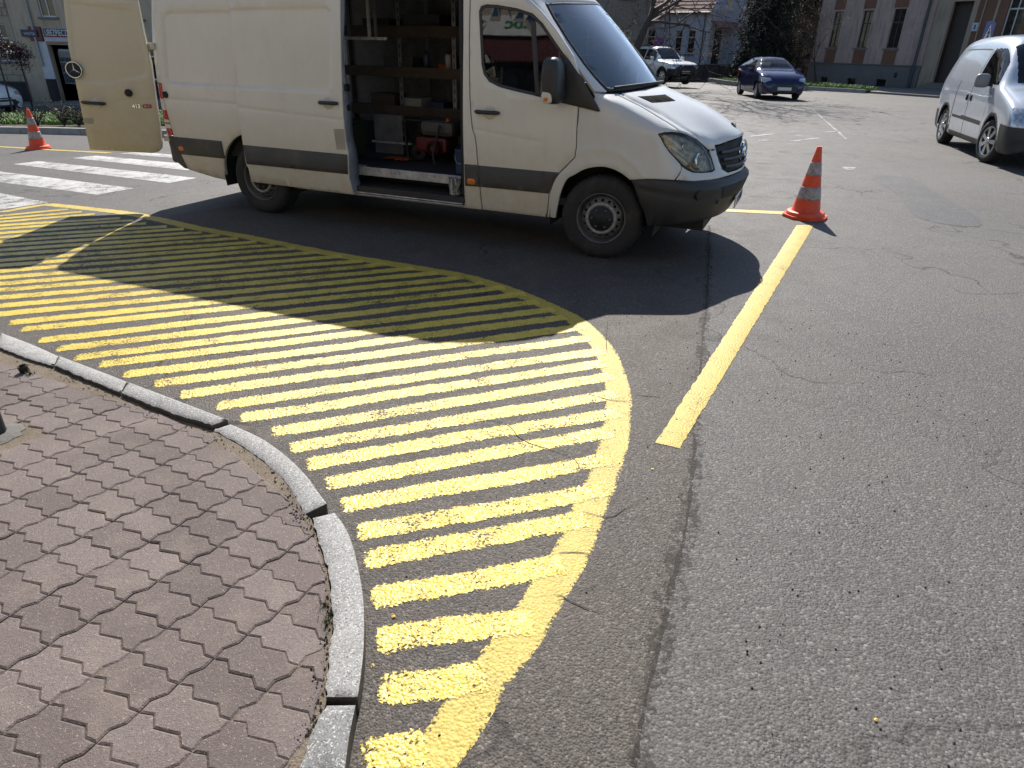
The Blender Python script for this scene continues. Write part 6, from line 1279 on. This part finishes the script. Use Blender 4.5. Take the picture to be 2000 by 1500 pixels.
# ================================================================ VERGES, KERBS, PAVEMENTS
M_grassb = simple('grass_blades', (.13, .24, .03), .6, var=.35, scale=3); M_soil = simple('dark_soil', (.055, .042, .03), .95, var=.3, scale=9, bump=.6); M_farpav = plaster('far_pavement_slabs', (.20, .185, .17), amt=.3, bump=.1); M_kerbfar = simple('concrete_kerb', (.30, .295, .28), .85, var=.15)
bed = [(-16.2, 18.9), (-13.023, 17.62), (-11.3, 17.0), (-10.1, 16.5), (-7.0, 15.2), (-3.0, 13.6), (-3.5, 21), (-10, 23.3), (-15, 24.2), (-18.5, 24.6)]
tag(panel('shrub_bed', bed, drape(.10), M_soil, None, grid=.6, inset=.02, drop=.01, skirt=.12, dens=.4), kind='structure')
fk = tag(empty('far_kerb'), kind='structure')
kl = spline([(-16.2, 18.86), (-13.023, 17.58), (-11.3, 16.96), (-10.1, 16.46), (-7.0, 15.16), (-3.0, 13.56)], .95)
for i in range(len(kl)-1):
    a, b = Vector(kl[i]), Vector(kl[i+1]); d = (b-a).normalized(); n = Vector((d.y, -d.x)); a2, b2 = a+d*.008, b-d*.008; z = terr(*a)
    pl = [a2, a2+n*.15, b2+n*.15, b2]; m = MB(); m.add([(q.x, q.y, terr(*q)-.05) for q in pl]+[(q.x, q.y, terr(*q)+.14) for q in pl], [(4, 7, 6, 5), (0, 1, 5, 4), (1, 2, 6, 5), (2, 3, 7, 6), (3, 0, 4, 7)]); m.f = [f[::-1] for f in m.f]; m.build('kerb_stone', M_kerbfar, fk)
tag(panel('far_pavement', [(-40, 29.6), (-6, 29.6), (-6, 34.4), (-40, 34.4)], drape(.12), M_farpav, None, grid=1.2, inset=.02, drop=.01, skirt=.14, dens=1.), kind='structure')
def grass_patch(poly, n, seed, h, zoff, wd=.006):
    r = random.Random(seed); xs_ = [q[0] for q in poly]; ys_ = [q[1] for q in poly]; spots = []
    while len(spots) < n:
        q = (r.uniform(min(xs_), max(xs_)), r.uniform(min(ys_), max(ys_)))
        if inside(q, poly): spots.append((q[0], q[1], terr(*q)+zoff))
    return blades(spots, 6, h, .05, seed, wd)
tag(grass_patch([(-15.8, 19.6), (-13, 18.6), (-10, 17.6), (-7.5, 16.6), (-8, 22.0), (-12, 22.4), (-17, 23)], 5200, 11, .13, .10, .009).build('grass', M_grassb), 'bright green grass growing in the shrub bed across the street', 'grass', kind='stuff')
vg = [(11.75, 44.8), (12.1, 40.6), (13.3, 38.2), (14.56, 36.6), (15.7, 35.4), (16.4, 34.5), (17.0, 34.6), (17.5, 36), (16.5, 39.5), (15.8, 43.2), (13.5, 45.2)]
tag(panel('verge', vg, lambda x, y: (x, y, .12), M_soil, None, grid=.8, inset=.03, drop=.02, skirt=.13, dens=.5), kind='structure')
vk = tag(empty('verge_kerb'), kind='structure'); kl = spline([(11.7, 44.8), (12.05, 40.6), (13.25, 38.15), (14.5, 36.53), (15.66, 35.33), (16.4, 34.42)], .9)
for i in range(len(kl)-1):
    a, b = Vector(kl[i]), Vector(kl[i+1]); d = (b-a).normalized(); n = Vector((d.y, -d.x)); a2, b2 = a+d*.01, b-d*.01; pl = [a2, a2+n*.15, b2+n*.15, b2]
    m = MB(); m.add([(q.x, q.y, -.05) for q in pl]+[(q.x, q.y, .15) for q in pl], [(4, 5, 6, 7), (0, 4, 7, 3), (0, 1, 5, 4), (1, 2, 6, 5), (2, 3, 7, 6)]); m.build('kerb_stone', M_kerbfar, vk)
tag(grass_patch(vg, 3800, 12, .15, .12, .010).build('verge_grass', M_grassb), 'green grass strip on the verge in front of the pink building', 'grass', kind='stuff')
tag(panel('side_pavement', [(16.6, 34.4), (18.3, 31.4), (20.5, 27), (23.5, 29), (25.5, 30), (21.2, 37.2), (17.2, 44.2), (15.9, 46), (15.9, 43.2), (16.6, 39.5), (17.6, 36)], lambda x, y: (x, y, .10), M_farpav, None, grid=1.5, inset=.03, drop=.02, skirt=.12, dens=1.), kind='structure')
# ================================================================ PLANTS
M_bark = simple('tree_bark', (.055, .046, .04), .9, var=.3, scale=12, bump=.4, bscale=40); M_twig = simple('bare_twigs', (.075, .058, .05), .9, var=.3); M_redleaf = simple('dark_red_leaves', (.055, .018, .022), .6, var=.35, scale=9); M_thuja = simple('conifer_needles', (.016, .024, .016), .8, var=.45, scale=4); M_shrub = simple('shrub_leaves', (.045, .055, .02), .7, var=.4, scale=9); M_budred = simple('reddish_buds', (.13, .07, .06), .8, var=.3)
def bare_tree(name, label, loc, h, seed, spread=.55, levels=4, r0=None, trunk_h=.28, lean=(0, 0), kids=(4, 5, 4, 3), budm=None, group=None):
    r = random.Random(seed); root = tag(empty(name, loc), label, 'tree', group); tr = MB(); br = MB(); tips = []
    r0 = r0 or h*.018
    def grow(p, d, L, rad, lev):
        n = 4 if lev < 2 else 3; pts = [p]; q = p; dd = d
        for k in range(n):
            dd = (dd+Vector((r.gauss(0, .13), r.gauss(0, .13), r.gauss(.04, .09)))).normalized(); q = q+dd*L/n; pts.append(q)
        rs = [rad*(1-.55*k/n) for k in range(n+1)]
        (tr if lev == 0 else br).tube(pts, rs, 7 if lev == 0 else 4 if lev < 3 else 3, False)
        if lev >= levels: tips.append(pts[-1]); return
        for k in range(kids[min(lev, len(kids)-1)]+(1 if r.random() < .4 else 0)):
            t = r.uniform(.45, 1.) if lev else r.uniform(.75, 1.); i = min(n-1, int(t*n)); b = pts[i]+(pts[i+1]-pts[i])*(t*n-i)
            a = r.uniform(0, 6.283); side = dd.orthogonal().normalized(); side = Matrix.Rotation(a, 3, dd) @ side
            nd = (dd*(1-spread*r.uniform(.7, 1.2))+side*spread*r.uniform(.8, 1.3)).normalized(); nd.z += .12; nd.normalize()
            grow(b, nd, L*r.uniform(.55, .78) if lev else (h*(1-trunk_h))*r.uniform(.38, .52), rs[i]*.62, lev+1)
    grow(Vector((0, 0, -.1)), Vector((lean[0], lean[1], 1)).normalized(), h*trunk_h, r0, 0)
    tr.build('trunk', M_bark, root); br.build('crown', M_twig, root)
    if budm:
        m = MB()
        for t in tips:
            for k in range(3):
                q = t+Vector((r.gauss(0, .08), r.gauss(0, .08), r.gauss(0, .08))); s_ = r.uniform(.02, .045)*(h/6); m.add([q+Vector((r.uniform(-s_, s_), r.uniform(-s_, s_), r.uniform(-s_, s_))) for _ in range(3)], [(0, 1, 2)])
        m.build('buds', budm, root)
    return root
bare_tree('bare_tree', 'tall bare dark tree growing left of the blue grey house', (4.95, 32.3, 0), 13.5, 3, .58, 4, .24, .26, (.0, 0), (7, 6, 5, 4), M_twig)
bare_tree('bare_tree', 'bare spreading tree with low branches across the blue grey house front', (8.6, 44.5, 0), 8.5, 8, .62, 4, .065, .20, (-.05, 0), (5, 5, 4, 3))
bare_tree('bare_tree', 'slim bare young tree with reddish buds before the pink building', (16.6, 41.0, .1), 5.4, 5, .50, 4, .065, .28, (.04, 0), (4, 4, 4, 3), M_budred)
bare_tree('bare_tree', 'bare bush with pinkish twigs between conifer and pink building', (16.6, 44.8, 0), 5.0, 21, .60, 4, .05, .08, (-.05, 0), (6, 5, 4, 3), M_budred)
bare_tree('bare_tree', 'bare tree rising behind the pickup truck', (4.6, 52.0, 0), 11, 13, .55, 4, .14, .2, (0, 0), (5, 5, 4, 3))
def leaf_cloud(pts, size, seed, r=None):
    r = r or random.Random(seed); m = MB()
    for p in pts:
        s_ = size*r.uniform(.6, 1.3); a = Vector((r.gauss(0, 1), r.gauss(0, 1), r.gauss(0, 1))).normalized(); b = a.orthogonal().normalized(); c = a.cross(b)
        m.add([p+b*s_, p+c*s_*.5, p-b*s_*.8, p-c*s_*.5], [(0, 1, 2, 3)])
    return m
def conifer(label, loc, h, w, seed):
    r = random.Random(seed); root = tag(empty('conifer_tree', loc), label, 'tree', 'dark conifers beside the blue grey house'); MB().tube([(0, 0, -.1), (0, 0, h*.9)], [.12, .02], 8).build('trunk', M_bark, root); pts = []
    clumps = []
    for k in range(170):
        z = h*(.03+.95*r.random()**1.1); R_ = w*(1-(z/h)**1.6)*.98+.06; a = r.uniform(0, 6.283); clumps.append((Vector((R_*r.uniform(.55, 1.08)*math.cos(a), R_*r.uniform(.55, 1.08)*math.sin(a), z)), r.uniform(.16, .36)))
    for c, s_ in clumps:
        for k in range(60): pts.append(c+Vector((r.gauss(0, s_*.5), r.gauss(0, s_*.5), r.gauss(.05, s_*.75))))
    leaf_cloud(pts, .075, seed, r).build('crown', M_thuja, root); return root
conifer('broad dark green conifer standing beside the blue grey house', (14.15, 45.2, 0), 8.6, 1.15, 1); conifer('dark green conifer standing next to the bare pinkish bush', (15.75, 45.6, 0), 7.4, 1.0, 2); conifer('tall dark conifer behind the bare pinkish bush', (17.2, 47.6, 0), 9.0, 1.3, 12); conifer('dark conifer at the rear corner of the pink building', (18.6, 49.5, 0), 9.5, 1.4, 14); conifer('slender dark conifer behind the broad conifer', (16.2, 49.8, 0), 9.2, 1.3, 15)
conifer('low dark conifer filling the gap behind the blue hatchback', (15.0, 46.8, 0), 6.2, 1.2, 9)
def ball_tree(label, loc, h, rad, seed):
    r = random.Random(seed); root = tag(empty('ornamental_tree', loc), label, 'tree', 'small red leaved trees across the street'); tr = MB().tube([(0, 0, -.1), (.03, 0, h*.5), (0, .02, h)], [.035, .028, .02], 7); br = MB(); pts = []
    for k in range(26):
        d = Vector((r.gauss(0, 1), r.gauss(0, 1), r.gauss(.25, .8))).normalized(); e = Vector((0, 0, h-.1))+d*rad*r.uniform(.7, 1.15); br.tube([Vector((0, .02, h-.15)), (Vector((0, 0, h-.1))+e)/2+Vector((0, 0, .05)), e], [.012, .008, .004], 4, False)
        for q in range(46): t = r.uniform(.4, 1.05); pts.append(Vector((0, 0, h-.1)).lerp(e, t)+Vector((r.gauss(0, .07), r.gauss(0, .07), r.gauss(0, .07))))
    tr.build('trunk', M_bark, root); br.build('branches', M_twig, root); leaf_cloud(pts, .04, seed, r).build('crown', M_redleaf, root)
ball_tree('small dark red round crowned tree standing at the edge of the grass bed', (-17.2, 24.2, terr(-17.2, 24.2)), 2.15, .62, 3); ball_tree('small dark red round crowned tree standing further back by the shop building', (-18.6, 27.3, terr(-18.6, 27.3)), 1.95, .55, 4)
def shrub(label, x, y, h, w, seed, mat=None):
    r = random.Random(seed); root = tag(empty('shrub', (x, y, terr(x, y)+.10)), label, 'shrub', 'low shrubs in the grass bed'); br = MB(); pts = []
    for k in range(30):
        a = r.uniform(0, 6.283); e = Vector((w*r.uniform(.3, 1)*math.cos(a), w*r.uniform(.3, 1)*math.sin(a), h*r.uniform(.5, 1.05))); br.tube([(0, 0, 0), e*.5+Vector((0, 0, .05)), e], [.010, .007, .004], 4, False)
        for q in range(12): pts.append(e*r.uniform(.45, 1.02)+Vector((r.gauss(0, .05), r.gauss(0, .05), r.gauss(0, .05))))
    br.build('branches', M_twig, root); leaf_cloud(pts, .028, seed, r).build('leaves', mat or M_shrub, root)
for k, (x, y, h) in enumerate([(-12.25, 18.0, .42), (-11.45, 17.8, .55), (-11.0, 17.7, .5), (-10.6, 17.5, .45), (-13.75, 18.5, .34), (-14.8, 19.0, .34)]): shrub(['low brownish green shrub in the grass bed behind the far traffic cone', 'low brownish green shrub in the grass bed between far cone and open van door', 'low brownish green shrub in the grass bed below the small red leaved tree'][0 if k == 0 else 1 if k < 4 else 2], x, y, h, .42, 40+k)
# ================================================================ SIGNS AND POSTS
M_blue_s = simple('sign_blue_face', (.008, .03, .22), .4); M_wh_s = simple('sign_white_face', (.62, .64, .66), .4); M_red_s = simple('sign_red_ring', (.30, .02, .035), .4); M_post = simple('galvanised_post', (.24, .245, .25), .5, .5)
def sign_frame(o): return o
cs_ = tag(empty('crossing_sign', (14.85, 24.0, 0), R(32)), 'blue square pedestrian crossing sign with white triangle behind the silver van', 'sign')
MB().tube([(0, .03, 0), (0, .03, 2.65)], .03, 10).build('post', M_post, cs_); fc = MB().box(-.30, .30, -.012, 0, 2.02, 2.62, .006).build('sign_face', M_blue_s, cs_)
MB().add([(-.245, -.0145, 2.08), (.245, -.0145, 2.08), (0, -.0145, 2.56)], [(0, 1, 2)]).build('triangle', M_wh_s, fc)
m = MB(); m.add([(x, -.017, z) for x, z in ((-.10, 2.12), (-.04, 2.12), (.0, 2.22), (.05, 2.12), (.10, 2.12), (.03, 2.28), (.035, 2.33), (.09, 2.27), (.10, 2.29), (.035, 2.38), (-.03, 2.38), (-.08, 2.30), (-.06, 2.28), (-.03, 2.32), (-.025, 2.25))], [tuple(range(15))]); m.lathe([(.032, 0), (.0001, 0.0005)], 14, 'y', (0, -.017, 2.42)); m.build('walking_figure', M_black, fc)
rs = tag(empty('no_stopping_sign', (7.80, 42.0, 0), R(10)), 'round blue and red no stopping sign before the blue grey house', 'sign')
MB().tube([(0, .03, 0), (0, .03, 2.25)], .03, 10).build('post', M_post, rs); fc = MB().lathe([(.30, 0), (.30, -.01), (.0001, -.01)], 32, 'y', (0, 0, 1.98)).build('sign_face', M_blue_s, rs)
MB().lathe([(.295, -.012), (.245, -.012)], 32, 'y', (0, 0, 1.98)).build('red_ring', M_red_s, fc)
for a in (45, -45): MB().box(-.25, .25, -.0145, -.0125, -.03, .03).xform(Matrix.Translation((0, 0, 1.98)) @ Matrix.Rotation(R(a), 4, 'Y')).build('red_bar', M_red_s, fc)

# ================================================================ CONES AND SMALL THINGS
g = NG('cone_orange'); o_ = g.obj(); n1 = g.noise(o_, 9, 6, .7); n2 = g.noise(o_, 45, 4, .7)
g.set(Base_Color=g.mix(g.ramp(g.math('ADD', g.math('MULTIPLY', n1, .5), g.math('MULTIPLY', n2, .5)), [(.50, 0.), (.72, .8)]), (.74, .08, .025), (.20, .045, .03)), Roughness=.5, Specular_IOR_Level=.4, Subsurface_Weight=0.); M_cone = g.m
g = NG('cone_reflective'); o_ = g.obj(); n2 = g.noise(o_, 30, 5, .7); g.set(Base_Color=g.ramp(n2, [(.35, (.20, .155, .155)), (.65, (.40, .35, .345))]), Roughness=.35, Specular_IOR_Level=.5); M_cband = g.m
def cone(label, x, y, sc, rz, lean=0.):
    root = tag(empty('traffic_cone', (x, y, terr(x, y)), rz), label, 'cone'); root.scale = (sc, sc, sc)
    oct_ = [(.24*math.cos(R(22.5+45*k))*1.0, .24*math.sin(R(22.5+45*k))) for k in range(8)]
    b = MB().prism(oct_, .002, .032); b.lathe([(.205, .03), (.20, .062), (.19, .070), (.15, .072)], 40); b.build('base', M_cone, root)
    rad = lambda z: .150-(z-.07)*(.150-.024)/(.745-.07)
    def seg(z0, z1, off): n = 8; return [(rad(z0+(z1-z0)*k/n)+off, z0+(z1-z0)*k/n) for k in range(n+1)]
    body_ = MB().lathe([(.155, .066)]+seg(.07, .735, 0.)+[(.022, .747), (.016, .75), (.013, .735), (.013, .60)], 40).build('cone_body', M_cone, root)
    for z0, z1 in ((.205, .335), (.455, .590)): MB().lathe([(rad(z0), z0)]+seg(z0, z1, .0022)+[(rad(z1), z1)], 40).build('reflective_band', M_cband, root)
    m = MB()
    root.rotation_euler = (lean, 0, rz); return root
c1 = cone('orange traffic cone with two grey bands at the end of the diagonal yellow line', CONES[0][0], CONES[0][1], 1.0, R(14))
c2 = cone('orange traffic cone with two grey bands by the far zebra crossing', CONES[1][0], CONES[1][1], .95, R(30))
# dark signpost at the pavement edge and the cut pipe stub
pp = tag(empty('signpost', (-2.262, 2.487, PAV_Z)), 'dark grey steel post standing in the pavement with a cement collar', 'post')
MB().tube([(0, 0, -.05), (0, 0, 2.9)], .038, 16).build('pole', simple('dark_steel_post', (.045, .045, .047), .55, .4), pp)
m = MB(); r = random.Random(2); n_ = 22
m.add([(r_*math.cos(6.283*k/n_)*r.uniform(.85, 1.15), r_*math.sin(6.283*k/n_)*r.uniform(.85, 1.15), z) for r_, z in ((.10, -.004), (.075, .004), (.04, .009)) for k in range(n_)], [(i*n_+k, i*n_+(k+1) % n_, (i+1)*n_+(k+1) % n_, (i+1)*n_+k) for i in range(2) for k in range(n_)], True); m.build('cement_collar', simple('cement', (.12, .115, .105), .9, bump=.5), pp)
st_ = tag(MB().lathe([(.020, 0), (.0225, .002), (.0225, .035), (.0215, .038), (.019, .036), (.018, .004), (.0001, .004)], 24).build('pipe_stub', simple('rusty_black_steel', (.022, .017, .015), .7, .3)), 'short cut black pipe stub sticking out of the pavement', 'pipe stub')
st_.location = (-2.545, 3.10, PAV_Z-.004); st_.rotation_euler = (R(8), R(-6), 0)
